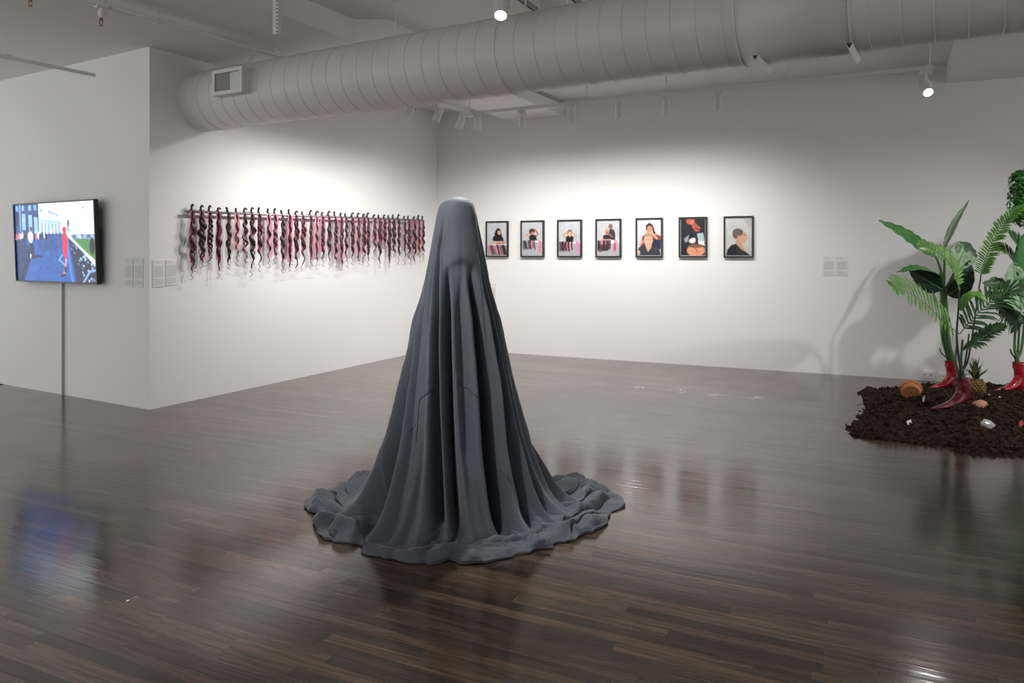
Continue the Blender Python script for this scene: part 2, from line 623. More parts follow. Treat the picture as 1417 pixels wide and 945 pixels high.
def register(l0, l1, z0, z1, d):
    c = A0 + e1 * ((l0 + l1) / 2) + e2 * d
    c.z = (z0 + z1) / 2
    w, h = l1 - l0, z1 - z0
    mb = MB()
    dep = 0.26
    t = 0.012
    # open-fronted box: four sides
    cc = c - e2 * (dep / 2)
    mb.box(cc + Z * (h / 2 - t / 2), e1, e2, Z, w, dep, t)
    mb.box(cc - Z * (h / 2 - t / 2), e1, e2, Z, w, dep, t)
    mb.box(cc + e1 * (w / 2 - t / 2), e1, e2, Z, t, dep, h - 2 * t)
    mb.box(cc - e1 * (w / 2 - t / 2), e1, e2, Z, t, dep, h - 2 * t)
    vent = mb.build('register_box', M['duct'], duct)
    mb = MB()
    fw = 0.032
    fc = c + e2 * 0.004
    mb.box(fc + Z * (h / 2 - fw / 2), e1, e2, Z, w, 0.012, fw)
    mb.box(fc - Z * (h / 2 - fw / 2), e1, e2, Z, w, 0.012, fw)
    mb.box(fc + e1 * (w / 2 - fw / 2), e1, e2, Z, fw, 0.012, h - 2 * fw)
    mb.box(fc - e1 * (w / 2 - fw / 2), e1, e2, Z, fw, 0.012, h - 2 * fw)
    mb.build('register_frame', M['white_metal'], vent)
    mb = MB()
    mb.box(c - e2 * 0.06, e1, e2, Z, w - 0.03, 0.004, h - 0.03)
    mb.build('damper', M['dark'], vent)
    n = 18
    pr = None
    for k in range(n):
        x = -w / 2 + fw + (w - 2 * fw) * (k + 0.5) / n
        # the near half of the blades is turned open, the far half closed
        ang = math.radians(78 if k < n * 0.52 else 12)
        ax = (e1 * math.cos(ang) - e2 * math.sin(ang))
        mb = MB()
        mb.box(c - e2 * 0.012 + e1 * x, ax, ax.cross(Z), Z, 0.016, 0.0015, h - 2 * fw)
        mb.build('louvre', M['white_metal'], vent)


register(0.605, 0.985, 2.765, 2.985, 0.36)
ru0, ru1 = duct_l(1222), duct_l(1292)
register(ru0, ru1 + 0.02, 2.795, 3.02, 0.36)
for u in (1037, 1168):
    l = duct_l(u) + 0.02
    c = A0 + e1 * l
    mb = MB()
    wv, hv, ln = 0.034, 0.034, 0.40
    z0 = A0.z - RD - 0.002
    prof = [(-wv / 2, 0.0), (-wv / 2 - 0.002, -0.003), (0, -hv), (wv / 2 + 0.002, -0.003), (wv / 2, 0.0), (0, -hv + 0.005)]
    vs = []
    for e in (-0.5, 0.5):
        for (a, zz) in prof:
            p = c + e1 * a - e2 * (ln * e - 0.02)
            p.z = z0 + zz
            vs.append(p)
    n = len(prof)
    fs = [(i, (i + 1) % n, (i + 1) % n + n, i + n) for i in range(n)] + [tuple(range(n)), tuple(range(n, 2 * n))]
    mb.add(vs, fs)
    br_ = mb.build('support_bracket', M['white_metal'], duct)
    mb = MB()
    vs = [c + e1 * a + e2 * (ln / 2 + 0.012) + Z * (z0 - c.z + zz) for (a, zz) in ((-wv / 2, 0.001), (wv / 2, 0.001), (0, -hv + 0.005))]
    vs2 = [p - e2 * 0.3 for p in vs]
    mb.add(vs + vs2, [(0, 1, 2), (3, 5, 4), (0, 3, 4, 1), (1, 4, 5, 2), (2, 5, 3, 0)])
    mb.build('bracket_slot', M['dark'], br_)
# rods that carry the duct
for l, dd in ((0.62, -0.05), (0.95, -0.05), (2.35, 0.0), (duct_l(733) - 0.075, 0.0), (duct_l(760), 0.0), (duct_l(702), 0.02)):
    c = A0 + e1 * l + e2 * dd
    z1 = ZS if l < 1.9 else ZC
    mb = MB()
    mb.tube([V((c.x, c.y, A0.z + RD - 0.01)), V((c.x, c.y, z1 + 0.005))], 0.006, 8)
    mb.box(V((c.x, c.y, z1 - 0.006)), V((1, 0, 0)), V((0, 1, 0)), Z, 0.04, 0.04, 0.012)
    mb.build('hanger_rod', M['duct'], duct)

# ------------------------------------------------------------------ lighting tracks and spots
ZT = 3.05


def trackpt(u, v, z=ZT):
    return px(u, v, (z - CAMZ) * F / (V0 - v))


def rail(name, a, b, label, group=None, w=0.036, h=0.034, rods=(), z1=ZC, m='white_metal', wire=None):
    d = (b - a).normalized()
    n = d.cross(Z).normalized()
    c = (a + b) / 2
    t = thing(name, label, 'light track', c, group)
    mb = MB()
    L_ = (b - a).length
    for s_ in (-1, 1):
        mb.box(c + n * (s_ * (w / 2 - 0.004)), d, n, Z, L_, 0.008, h)
    mb.box(c + Z * (h / 2 - 0.003), d, n, Z, L_, w - 0.016, 0.006)
    mb.build('channel', M[m], t)
    mb = MB()
    mb.box(c + Z * 0.002, d, n, Z, L_ - 0.004, w - 0.016, 0.010)
    mb.build('conductor_slot', M['dark'], t)
    for f in rods:
        p = a + (b - a) * f
        mb = MB()
        mb.tube([p + Z * (h / 2 - 0.003), V((p.x, p.y, z1 + 0.004))], 0.007 if wire is None else wire, 8)
        mb.box(p + Z * (h / 2 + 0.003), d, n, Z, 0.05, w + 0.006, 0.012)
        mb.build('drop_rod', M['white_metal'] if wire is None else M['white_metal'], t)
    return t


jt = trackpt(650, 157)
bdir = (trackpt(1283, 94) - jt).normalized()
bt_end = jt + bdir * (on_line(1281, V((jt.x, jt.y, 0)), bdir) + 0.07)
rail('light_track', jt + bdir * 0.036, bt_end, 'long white light track hung in front of the framed photographs', rods=(0.305, 0.49, 0.745, 0.992))
ldir = V((-0.46, -0.888, 0)).normalized()
rail('light_track', jt + ldir * 0.036, jt + ldir * 2.35, 'white light track hung in front of the hair strand wall', rods=(0.25, 0.8), z1=ZS)
# joint where the two tracks meet
t = thing('track_connector', 'white corner connector joining the two hung light tracks', 'connector', jt)
mb = MB()
mb.lathe(jt - Z * 0.035, Z, [(0, 0.0), (0, 0.050), (0.010, 0.055), (0.02, 0.050), (0.02, 0.0)], 20)
mb.build('canopy', M['white_metal'], t, smooth=False)
mb = MB()
mb.lathe(jt - Z * 0.017, Z, [(0, 0.0), (0, 0.039), (0.034, 0.039), (0.034, 0.0)], 20)
mb.build('joint_block', M['white_metal'], t)
mb = MB()
mb.tube([jt + Z * 0.015, V((jt.x, jt.y, ZS + 0.004))], 0.010, 10)
mb.build('stem', M['white_metal'], t)
# short dark track up under the right flank of the beam
a = trackpt(745, 127, 3.2)
b = trackpt(779, 141, 3.2)
rail('light_track', a - (b - a) * 0.9, b, 'short light track with a dark slot running beside the ceiling beam', m='grey_metal', rods=(0.5,))
a = trackpt(722, 0, 3.36)
rail('light_track', a - dH * 1.4, a + dH * 1.2, 'dark slotted light track fixed under the ceiling above the duct', m='grey_metal', rods=(0.1, 0.9))
a = trackpt(796, 0, 3.36)
rail('light_track', a - dH * 1.2, a + dH * 1.0, 'grey ceiling track above the duct, right of the dark slotted track', m='grey_metal', rods=(0.1, 0.9))
a, b = trackpt(0, 77, 2.9), trackpt(131, 104, 2.9)
rail('light_track', a - (b - a) * 0.6, b, 'single white light track hung on a wire before the television wall', rods=(0.42,), z1=ZS, wire=0.0025, w=0.028, h=0.024)


def spot(p, aim, label, power, group=None, drop=0.0, angle=70, blend=0.9, size=0.04, cap=0.045, length=0.17, sideways=None, light=True, recess=0.028):
    """track head: adapter, stem, yoke, can, lens and the light it gives"""
    p, aim = V(p), V(aim)
    piv = p - Z * (0.10 + drop)
    d = (aim - piv).normalized()
    t = thing('track_spotlight', label, 'spotlight', p - Z * 0.017, group)
    side = d.cross(Z)
    side = side.normalized() if side.length > 1e-3 else V((1, 0, 0))
    mb = MB()
    fwd = V((side.y, -side.x, 0))
    mb.bevbox(p - Z * 0.032, sideways or side, (sideways or side).cross(Z), Z, 0.10, 0.034, 0.036, 0.004)
    mb.build('adapter', M['white_metal'], t)
    mb = MB()
    mb.tube([p - Z * 0.045, piv + Z * 0.045], 0.011, 10)
    mb.build('stem', M['white_metal'], t)
    mb = MB()
    yk = cap + 0.007
    mb.tube([piv - side * yk - Z * 0.02, piv - side * yk + Z * 0.035, piv - side * yk * 0.5 + Z * 0.05, piv + side * yk * 0.5 + Z * 0.05, piv + side * yk + Z * 0.035, piv + side * yk - Z * 0.02], 0.006, 6)
    mb.build('yoke', M['white_metal'], t)
    mb = MB()
    f = length * 0.62
    r_ = length * 0.38
    mb.lathe(piv, d, [(-r_, 0), (-r_, cap * 0.75), (-r_ + 0.012, cap), (f, cap), (f, cap - 0.006), (f - recess - 0.002, cap - 0.008)], 24)
    mb.build('can', M['white_metal'], t)
    mb = MB()
    mb.disc(piv + d * (f - recess), d, cap - 0.0075, 24)
    mb.build('lens', M['lens'] if recess < 0.05 else M['lens_soft'], t)
    if light:
        ld = bpy.data.lights.new('spot_light', 'SPOT')
        ld.energy = power
        ld.spot_size = math.radians(angle)
        ld.spot_blend = blend
        ld.shadow_soft_size = size
        ld.color = WARM
        lo = bpy.data.objects.new('spot_light', ld)
        COL.objects.link(lo)
        lo.parent = t
        lo.location = piv + d * (f + 0.01) - t.location
        lo.rotation_euler = d.to_track_quat('-Z', 'Y').to_euler()
    return t


ORD = ['first', 'second', 'third', 'fourth', 'fifth', 'sixth', 'seventh', 'eighth', 'ninth', 'tenth', 'eleventh', 'twelfth', 'thirteenth',
       'fourteenth', 'fifteenth', 'sixteenth', 'seventeenth', 'eighteenth', 'nineteenth', 'twentieth']
TENS = ['twenty', 'thirty']


def ordinal(i):
    if i < 20:
        return ORD[i]
    t_, u_ = divmod(i + 1, 10)
    if u_ == 0:
        return {3: 'thirtieth'}[t_]
    return TENS[t_ - 2] + '-' + ORD[u_ - 1]


def along(u, o, d):
    return o + d * on_line(u, V((o.x, o.y, 0)), d)


back_aims = [(690, 505, 0.8), (745, 508, 0.95), (800, 510, 1.05), (862, 515, 1.1), (915, 520, 1.1), (985, 525, 1.0)]
for k, (u, (au, av, pw)) in enumerate(zip((661, 722, 791, 857, 922, 994), back_aims)):
    p = along(u, jt, bdir)
    spot(p, wall_pt(au, av, B0, dB, nB), 'white track spotlight aimed at the photographs, %s along its track from the corner connector' % ORD[k],
         SPOT_BACK * pw, 'spotlights over the photographs', angle=128, blend=1.0, recess=0.075, sideways=bdir)
hair_aims = [(550, 500, 0.7), (490, 512, 0.95), (430, 530, 1.05), (360, 550, 1.05), (295, 570, 1.0)]
lts = [0.10, 0.42, 0.86, 1.45, 2.0]
for k, (dl, (au, av, pw)) in enumerate(zip(lts, hair_aims)):
    p = jt + ldir * dl
    if k == 0:
        p = along(638, jt, ldir)
    elif k == 1:
        p = along(607, jt, ldir)
    elif k == 2:
        p = along(570, jt, ldir)
    spot(p, wall_pt(au, av, H0, dH, nH), 'white track spotlight aimed at the hair strands, %s along its track from the corner connector' % ORD[k],
         SPOT_HAIR * pw, 'spotlights over the hair strands', angle=128, blend=1.0, recess=0.075, sideways=ldir)
# the lit head at the far end of the long track, turned back to the planted boots
pe = along(1281, jt, bdir)
pe.z = ZT
spot(pe, V((3.2, 4.6, 0.6)), 'lit white spotlight at the end of the long track, shining into the room', 26.0, angle=90, drop=0.06, sideways=bdir)
# the lit head on a pole in front of the duct, over the draped figure
fp = px(694, 18, 4.95)
t = thing('ceiling_rail', 'short white ceiling rail that carries the bright spotlight before the duct', 'light track', V((fp.x, fp.y, ZS)))
pole_top = V((fp.x, fp.y + 0.02, ZC + 0.004))
mb = MB()
mb.box(V((fp.x, fp.y + 0.02, ZC - 0.017)), e1, e2, Z, 0.8, 0.036, 0.036)
mb.build('channel', M['white_metal'], t)
mb = MB()
mb.tube([V((fp.x, fp.y + 0.02, fp.z + 0.165)), pole_top], 0.010, 10)
mb.build('pole', M['white_metal'], t)
spot(V((fp.x, fp.y + 0.02, fp.z + 0.19)), V((-0.25, 3.2, 0.25)), 'brightly lit white spotlight on a pole above the draped figure', SPOT_FIG, angle=80, blend=0.8, drop=0.03, size=0.03)

# heads outside the picture that light the plants and the figure, as their light in it shows
spot(V((5.1, 4.75, ZC + 0.016)), V((4.1, 7.0, 0.5)), 'white spotlight fixed to the ceiling and aimed at the planted boots', SPOT_PLANT, angle=85, blend=0.8)
spot(V((-1.45, 2.95, ZC + 0.016)), V((-0.32, 4.12, 1.35)), 'white spotlight under the ceiling, aimed at the draped figure from its television side', 300.0, angle=48, blend=1.0)
for k_, (u_, pw_) in enumerate(((20, 10.0), (150, 2.0))):  # added pair of unseen heads that brightens the television wall
    wp_ = wall_pt(u_, 400, H0, dT, nT)
    spot(V((wp_.x, wp_.y, ZS + 0.016)) + nT * 2.6, wp_, 'added unseen spotlight under the low ceiling, brightening the television wall, %s from the corner' % ORD[1 - k_], pw_, 'added spotlights for the television wall', angle=80, blend=1.0)

# ------------------------------------------------------------------ pipes, sprinklers, slotted strut
pz = 3.16
pa, pb = sp(118, 0, pz), sp(391, 79, pz)
pd = (pb - pa).normalized()
t = thing('sprinkler_pipe', 'white painted sprinkler pipe running under the low ceiling to the duct', 'pipe', pa)
mb = MB()
mb.tube([pa - pd * 1.5, pb + pd * 3.0], 0.021, 12)
mb.build('pipe', M['white_metal'], t, smooth=True)
hd = along(140, pa, pd)
for cl_ in (-0.9, 0.55, 1.9):
    q_ = pa + pd * cl_
    mb = MB()
    mb.tube([q_ + Z * 0.015, V((q_.x, q_.y, ZS + 0.004))], 0.007, 8)
    mb.lathe(q_ - pd * 0.012, pd, [(0, 0.020), (0, 0.026), (0.024, 0.026), (0.024, 0.020)], 14)
    mb.build('pipe_clamp', M['white_metal'], t)
mb = MB()
mb.lathe(hd - pd * 0.04, pd, [(0, 0.021), (0, 0.031), (0.08, 0.031), (0.08, 0.021)], 14)
mb.build('coupling', M['ceil'], t, smooth=False)


def sprinkler(c, z_top, label, drop=0.12):
    t = thing('fire_sprinkler', label, 'sprinkler', V((c.x, c.y, z_top)), 'sprinkler heads')
    mb = MB()
    mb.tube([V((c.x, c.y, z_top)), V((c.x, c.y, z_top - drop))], 0.014, 10)
    mb.lathe(V((c.x, c.y, z_top - drop * 0.65)), Z, [(-0.015, 0.014), (-0.015, 0.022), (0.015, 0.022), (0.015, 0.014)], 10)
    mb.build('drop_pipe', M['white_metal'], t)
    mb = MB()
    zb = z_top - drop
    mb.tube([V((c.x, c.y, zb)), V((c.x, c.y, zb - 0.018))], 0.011, 8)
    for s_ in (-1, 1):
        mb.tube([V((c.x + s_ * 0.006, c.y, zb - 0.015)), V((c.x + s_ * 0.013, c.y, zb - 0.032)), V((c.x + s_ * 0.002, c.y, zb - 0.052))], 0.003, 6)
    mb.lathe(V((c.x, c.y, zb - 0.055)), Z, [(0, 0.0), (0, 0.016), (0.003, 0.016), (0.003, 0.0)], 12)
    mb.build('nozzle', M['brass'], t)
    return t


sprinkler(hd, pz - 0.02, 'brass sprinkler head under the pipe near the television wall', 0.075)
h2 = along(574, pa, pd)
sprinkler(h2, pz - 0.01, 'brass sprinkler head dropping past the far side of the duct', 0.10)
h3 = px(42, -6, 5.4)
sprinkler(h3, ZS, 'small sprinkler head fixed to the ceiling near the hung wire', 0.02)

sc = px(383, 48, 5.2)
t = thing('slotted_strut', 'white slotted metal strut hanging from the ceiling beside the low soffit', 'strut', V((sc.x, sc.y, ZC)))
mb = MB()
w_ = 0.041
hgt = ZC - sc.z + 0.004
ex, ey = V((0.97, -0.24, 0)).normalized(), V((0.24, 0.97, 0)).normalized()
cen = V((sc.x, sc.y, sc.z + hgt / 2))
mb.box(cen - ex * (w_ / 2 - 0.002), ex, ey, Z, 0.004, 0.03, hgt)
mb.box(cen + ex * (w_ / 2 - 0.002), ex, ey, Z, 0.004, 0.03, hgt)
mb.box(cen - ey * 0.015, ex, ey, Z, w_, 0.004, hgt)
mb.build('channel', M['white_metal'], t)
n = int(hgt / 0.026)
for k in range(n):
    mb = MB()
    mb.box(V((cen.x, cen.y, sc.z + 0.016 + k * 0.026)) - ey * 0.0165 + ex * 0.012, ex, ey, Z, 0.008, 0.004, 0.009)
    mb.build('slot', M['dark'], t)

# ------------------------------------------------------------------ painted pictures (flat prints and the screen)
class Paint:
    def __init__(s, w, h, c):
        s.w, s.h = w, h
        s.im = np.ones((h, w, 3)) * np.array(c, float)
        s.X, s.Y = np.meshgrid((np.arange(w) + 0.5) / w, (np.arange(h) + 0.5) / h)

    def put(s, m, c, a=1.0):
        m = np.clip(m, 0, 1)[..., None] * a
        s.im = s.im * (1 - m) + np.array(c, float) * m

    def ell(s, cx, cy, rx, ry, c, a=1.0, rot=0.0):
        dx, dy = (s.X - cx), (s.Y - cy)
        asp = s.h / s.w
        cr, sr = math.cos(rot), math.sin(rot)
        x, y = dx * cr + dy * asp * sr, -dx * sr + dy * asp * cr
        d = np.sqrt((x / rx) ** 2 + (y / (ry * asp)) ** 2)
        s.put((1 - d) * min(rx, ry) * s.w + 0.5, c, a)

    def poly(s, pts, c, a=1.0):
        ins = np.zeros(s.X.shape, bool)
        n = len(pts)
        for i in range(n):
            (x0, y0), (x1, y1) = pts[i], pts[(i + 1) % n]
            if y0 == y1:
                continue
            k = ((y0 > s.Y) != (y1 > s.Y)) & (s.X < (x1 - x0) * (s.Y - y0) / (y1 - y0) + x0)
            ins ^= k
        s.put(ins.astype(float), c, a)

    def line(s, pts, w, c, a=1.0):
        for (x0, y0), (x1, y1) in zip(pts[:-1], pts[1:]):
            dx, dy = x1 - x0, y1 - y0
            t = np.clip(((s.X - x0) * dx + (s.Y - y0) * dy) / (dx * dx + dy * dy + 1e-9), 0, 1)
            d = np.sqrt((s.X - x0 - t * dx) ** 2 + ((s.Y - y0 - t * dy) * s.h / s.w) ** 2)
            s.put((w / 2 - d) * s.w + 0.5, c, a)

    def grain(s, amt, sc=30, seed=1):
        s.im = s.im + (fbm(s.X * sc, s.Y * sc * s.h / s.w, seed)[..., None]) * amt

    def linear(s, blur=1):
        im = s.im
        for _ in range(blur):
            p = np.pad(im, ((1, 1), (1, 1), (0, 0)), 'edge')
            im = (p[1:-1, 1:-1] * 2 + p[:-2, 1:-1] + p[2:, 1:-1] + p[1:-1, :-2] + p[1:-1, 2:]) / 6
        im = np.clip(im / 255.0, 0, 1)
        return np.where(im <= 0.04045, im / 12.92, ((im + 0.055) / 1.055) ** 2.4)


def sheet(P, c, ex, ez, w, h, blur=1):
    """grid mesh carrying the painted colours"""
    im = P.linear(blur + 1 if blur else 0)
    H_, W_ = P.h, P.w
    mb = MB()
    vs = []
    for j in range(H_):
        for i in range(W_):
            vs.append(V(c) + V(ex) * (w * (i / (W_ - 1) - 0.5)) + V(ez) * (h * (0.5 - j / (H_ - 1))))
    fs = [(j * W_ + i, (j + 1) * W_ + i, (j + 1) * W_ + i + 1, j * W_ + i + 1) for j in range(H_ - 1) for i in range(W_ - 1)]
    mb.add(vs, fs)
    return mb, im.reshape(-1, 3)


SKIN, SKIN2, BLK, WINE = (206, 160, 132), (176, 122, 92), (24, 23, 26), (70, 34, 42)


def locks(P, x0, x1, y0, y1, seed, pinkp=0.3, slope=0.1, n=14):
    r = random.Random(seed)
    for k in range(n):
        x = x0 + (x1 - x0) * (k + r.random()) / n
        c = (r.choice(((190, 90, 115), (210, 130, 150))) if r.random() < pinkp else r.choice(((38, 28, 30), (60, 34, 40), (86, 60, 62), (22, 20, 22))))
        ye = y1 - r.random() * 0.06
        P.line([(x, y0), (x + slope * 0.4 + r.uniform(-.02, .02), (y0 + ye) / 2), (x + slope, ye)], r.uniform(.03, .06), c)


def paint_photo(k):
    P = Paint(66, 100, (186, 189, 193))
    P.im = P.im + (0.5 - P.Y[..., None]) * 18
    P.grain(7, 5, k)
    if k == 0:
        P.poly([(.40, .50), (.38, .34), (.45, .22), (.55, .17), (.66, .19), (.72, .30), (.76, .48), (.70, .52)], (26, 22, 24))
        P.ell(.61, .31, .09, .075, SKIN)
        P.poly([(.47, .24), (.53, .40), (.50, .50), (.44, .50)], (22, 19, 20))
        P.poly([(.26, .56), (.30, .44), (.46, .36), (.72, .38), (.82, .48), (.84, .58)], (28, 24, 30))
        P.line([(.27, .56), (.24, .63), (.60, .62), (.72, .58)], .085, SKIN)
        P.line([(.84, .56), (.86, .62), (.50, .645)], .08, SKIN2)
        P.poly([(0, .675), (1, .66), (1, .71), (0, .71)], (228, 226, 228))
        P.poly([(0, .70), (1, .71), (1, 1), (0, 1)], (150, 148, 152))
        locks(P, -.02, .9, .695, 1.0, 5, .28, .13, 17)
    elif k == 1:
        P.line([(.34, .44), (.20, .39), (.36, .32), (.46, .27)], .085, SKIN)
        P.line([(.66, .46), (.78, .36), (.70, .27), (.58, .23)], .085, SKIN2)
        P.ell(.48, .28, .14, .085, (66, 48, 40))
        P.ell(.51, .345, .085, .06, (196, 128, 112))
        P.poly([(.36, .56), (.34, .44), (.40, .38), (.66, .39), (.74, .56)], (34, 26, 34))
        P.poly([(0, .555), (1, .555), (1, .60), (0, .60)], (226, 224, 228))
        P.poly([(0, .60), (1, .60), (1, 1), (0, 1)], (168, 172, 176))
        locks(P, .0, .62, .56, .82, 8, .15, .05, 15)
        P.line([(.84, .58), (.88, .66), (.86, .88)], .11, (226, 120, 142))
        P.ell(.90, .60, .10, .04, (232, 140, 156))
    elif k == 2:
        P.line([(.36, .50), (.18, .40), (.38, .33)], .085, SKIN)
        P.line([(.66, .50), (.80, .42), (.62, .33)], .085, SKIN)
        P.ell(.51, .33, .105, .085, (112, 84, 66))
        P.ell(.51, .355, .085, .065, (214, 170, 142))
        P.poly([(.34, .60), (.34, .46), (.44, .42), (.60, .42), (.68, .46), (.67, .60)], (24, 22, 26))
        P.poly([(.46, .42), (.58, .42), (.52, .48)], SKIN)
        P.poly([(0, .60), (1, .60), (1, .65), (0, .65)], (228, 228, 230))
        P.poly([(0, .65), (1, .65), (1, 1), (0, 1)], (160, 165, 168))
        locks(P, .0, .62, .61, .88, 12, .12, .02, 15)
        P.line([(.86, .62), (.87, .90)], .12, (232, 120, 180))
        P.line([(.86, .63), (.95, .66)], .08, (226, 130, 170))
    elif k == 3:
        P.line([(.0, .28), (.4, .05)], .02, (200, 205, 210), .6)
        P.poly([(.50, .52), (.50, .30), (.60, .24), (.74, .26), (.80, .36), (.80, .56)], (58, 56, 62))
        P.ell(.60, .17, .09, .075, (128, 100, 84))
        P.ell(.44, .31, .10, .085, (196, 150, 136))
        P.ell(.44, .35, .07, .04, (190, 90, 90))
        P.poly([(.24, .50), (.28, .42), (.44, .40), (.60, .44), (.72, .55), (.40, .56)], (40, 40, 52))
        P.line([(.24, .49), (.22, .56), (.60, .55)], .075, SKIN)
        P.line([(.66, .46), (.55, .40)], .06, SKIN2)
        P.poly([(0, .575), (1, .56), (1, .66), (0, .66)], (230, 230, 232))
        P.poly([(0, .66), (1, .64), (1, 1), (0, 1)], (165, 168, 172))
        locks(P, -.02, .58, .58, .86, 21, .12, -.02, 15)
        P.poly([(0, .70), (.55, .68), (.50, .82), (.12, .90), (0, .84)], (52, 38, 40), .7)
        P.line([(.80, .60), (.79, .84)], .11, (206, 66, 96))
        P.ell(.84, .61, .10, .045, (228, 150, 164))
    elif k == 4:
        P.im = P.im + 14
        P.poly([(.10, .72), (.22, .46), (.42, .38), (.84, .42), (1, .46), (1, .62), (.70, .72)], (150, 62, 66))
        P.poly([(.62, .52), (1, .58), (1, .82), (.58, .82)], (44, 46, 76))
        P.poly([(.36, .30), (.36, .16), (.50, .09), (.64, .14), (.72, .30), (.78, .40), (.68, .38), (.62, .22)], (36, 26, 28))
        P.ell(.52, .26, .12, .10, (200, 138, 110))
        P.line([(.40, .37), (.62, .38), (.82, .52)], .11, (214, 160, 132))
        P.ell(.47, .57, .19, .165, (222, 174, 146))
        P.ell(.47, .43, .15, .045, (170, 140, 124))
        P.line([(.40, .56), (.44, .56)], .03, (120, 80, 66))
        P.line([(.53, .56), (.57, .56)], .03, (120, 80, 66))
        P.line([(.44, .665), (.52, .665)], .022, (180, 96, 90))
        P.line([(.22, .60), (.10, .70)], .09, (214, 160, 132))
        P.poly([(.33, .70), (.60, .70), (.62, .80), (.45, .92), (.34, .80)], (214, 164, 138))
        P.poly([(0, 1), (.04, .80), (.20, .70), (.32, .70), (.45, .91), (.62, .74), (.86, .74), (.97, .90), (.98, 1)], (56, 58, 66))
        P.ell(.05, .92, .07, .07, (214, 170, 146))
    elif k == 5:
        P.im[:] = (38, 38, 46)
        P.grain(5, 6, 3)
        P.ell(.40, .06, .18, .10, (190, 96, 70))
        P.ell(.46, .09, .07, .06, (214, 128, 98))
        P.poly([(.44, .14), (.58, .10), (.84, .26), (.74, .28), (.80, .33), (.62, .36), (.48, .26)], (176, 92, 70))
        P.line([(.60, .25), (.74, .30)], .03, (80, 40, 34))
        P.poly([(.12, .55), (.36, .42), (.42, .46), (.32, .60), (.20, .66)], (150, 152, 160))
        P.poly([(.30, .62), (.36, .42), (.46, .36), (.56, .60)], (26, 26, 32))
        P.ell(.47, .60, .14, .07, (226, 214, 202))
        P.ell(.52, .56, .09, .05, (236, 226, 216))
        P.poly([(.66, .40), (.92, .38), (.98, .64), (.72, .62)], (160, 190, 186))
        P.poly([(.70, .60), (.95, .62), (.99, .74), (.72, .68)], (230, 230, 232))
        P.ell(.62, .86, .37, .17, (214, 146, 108))
        P.ell(.62, .74, .30, .05, (120, 84, 66))
        P.line([(.60, .80), (.70, .92)], .03, (130, 72, 52))
        P.ell(.66, .98, .10, .03, (220, 130, 120))
    else:
        P.im = P.im * 0.99 + np.array((6, 3, -2))
        P.poly([(.66, 0), (1, 0), (1, .26), (.88, .22)], (172, 160, 166), .5)
        P.poly([(.40, .72), (.38, .50), (.56, .46), (.64, .70), (.80, .92), (.56, .80)], (196, 146, 126))
        P.ell(.50, .44, .215, .155, (196, 150, 128))
        P.poly([(.56, .36), (.78, .38), (.82, .46), (.87, .54), (.80, .56), (.81, .63), (.70, .68), (.52, .62)], (204, 156, 132))
        P.ell(.47, .385, .20, .10, (92, 84, 80))
        P.ell(.40, .44, .13, .10, (98, 88, 82))
        P.line([(.34, .38), (.58, .34)], .016, (150, 136, 126))
        P.line([(.36, .44), (.56, .42)], .016, (150, 136, 126))
        P.ell(.51, .51, .055, .05, (206, 152, 128))
        P.line([(.70, .46), (.78, .455)], .022, (90, 60, 54))
        P.poly([(.03, 1), (.07, .84), (.22, .72), (.40, .69), (.62, .84), (.82, .92), (.96, 1)], (46, 47, 52))
        P.poly([(.40, .69), (.44, 1), (.03, 1), (.08, .84), (.22, .72)], (30, 31, 35))
    return P


PH = [((673.6, 704.2), (306.2, 355.2)), ((721.7, 753.7), (305.2, 356)), ((772.1, 806), (303.9, 356)), ((825, 860.4), (302.8, 356)), ((880.4, 917.8), (301.3, 356)),
      ((940, 979), (299.8, 356.2)), ((1001.5, 1043.4), (298.7, 356.3))]
PL = ['black framed photograph of a long-haired person with folded arms behind dark hair locks',
      'black framed photograph of a person holding both hands over dark lowered hair',
      'black framed photograph of a person with raised elbows and hands beside the face',
      'black framed photograph of a person seated while another stands behind the shoulder',
      'black framed photograph of a person in a grey top whose head another holds',
      'black framed photograph with a dark background, one face bending over a lying head',
      'black framed photograph of a shaven head in profile above a dark top']
exB = dB
dims = []
for (us, vs_) in PH:
    qa, qb = on_line(us[0], B0 + nB * 0.035, dB), on_line(us[1], B0 + nB * 0.035, dB)
    p = wall_pt((us[0] + us[1]) / 2, 330, B0, dB, nB, 0.035)
    dims.append((qb - qa, (vs_[1] - vs_[0]) * p.y / F, CAMZ - ((vs_[0] + vs_[1]) / 2 - V0) * p.y / F))
FW = sum(d[0] for d in dims) / 7
FH = sum(d[1] for d in dims) / 7
FZ = sum(d[2] for d in dims) / 7
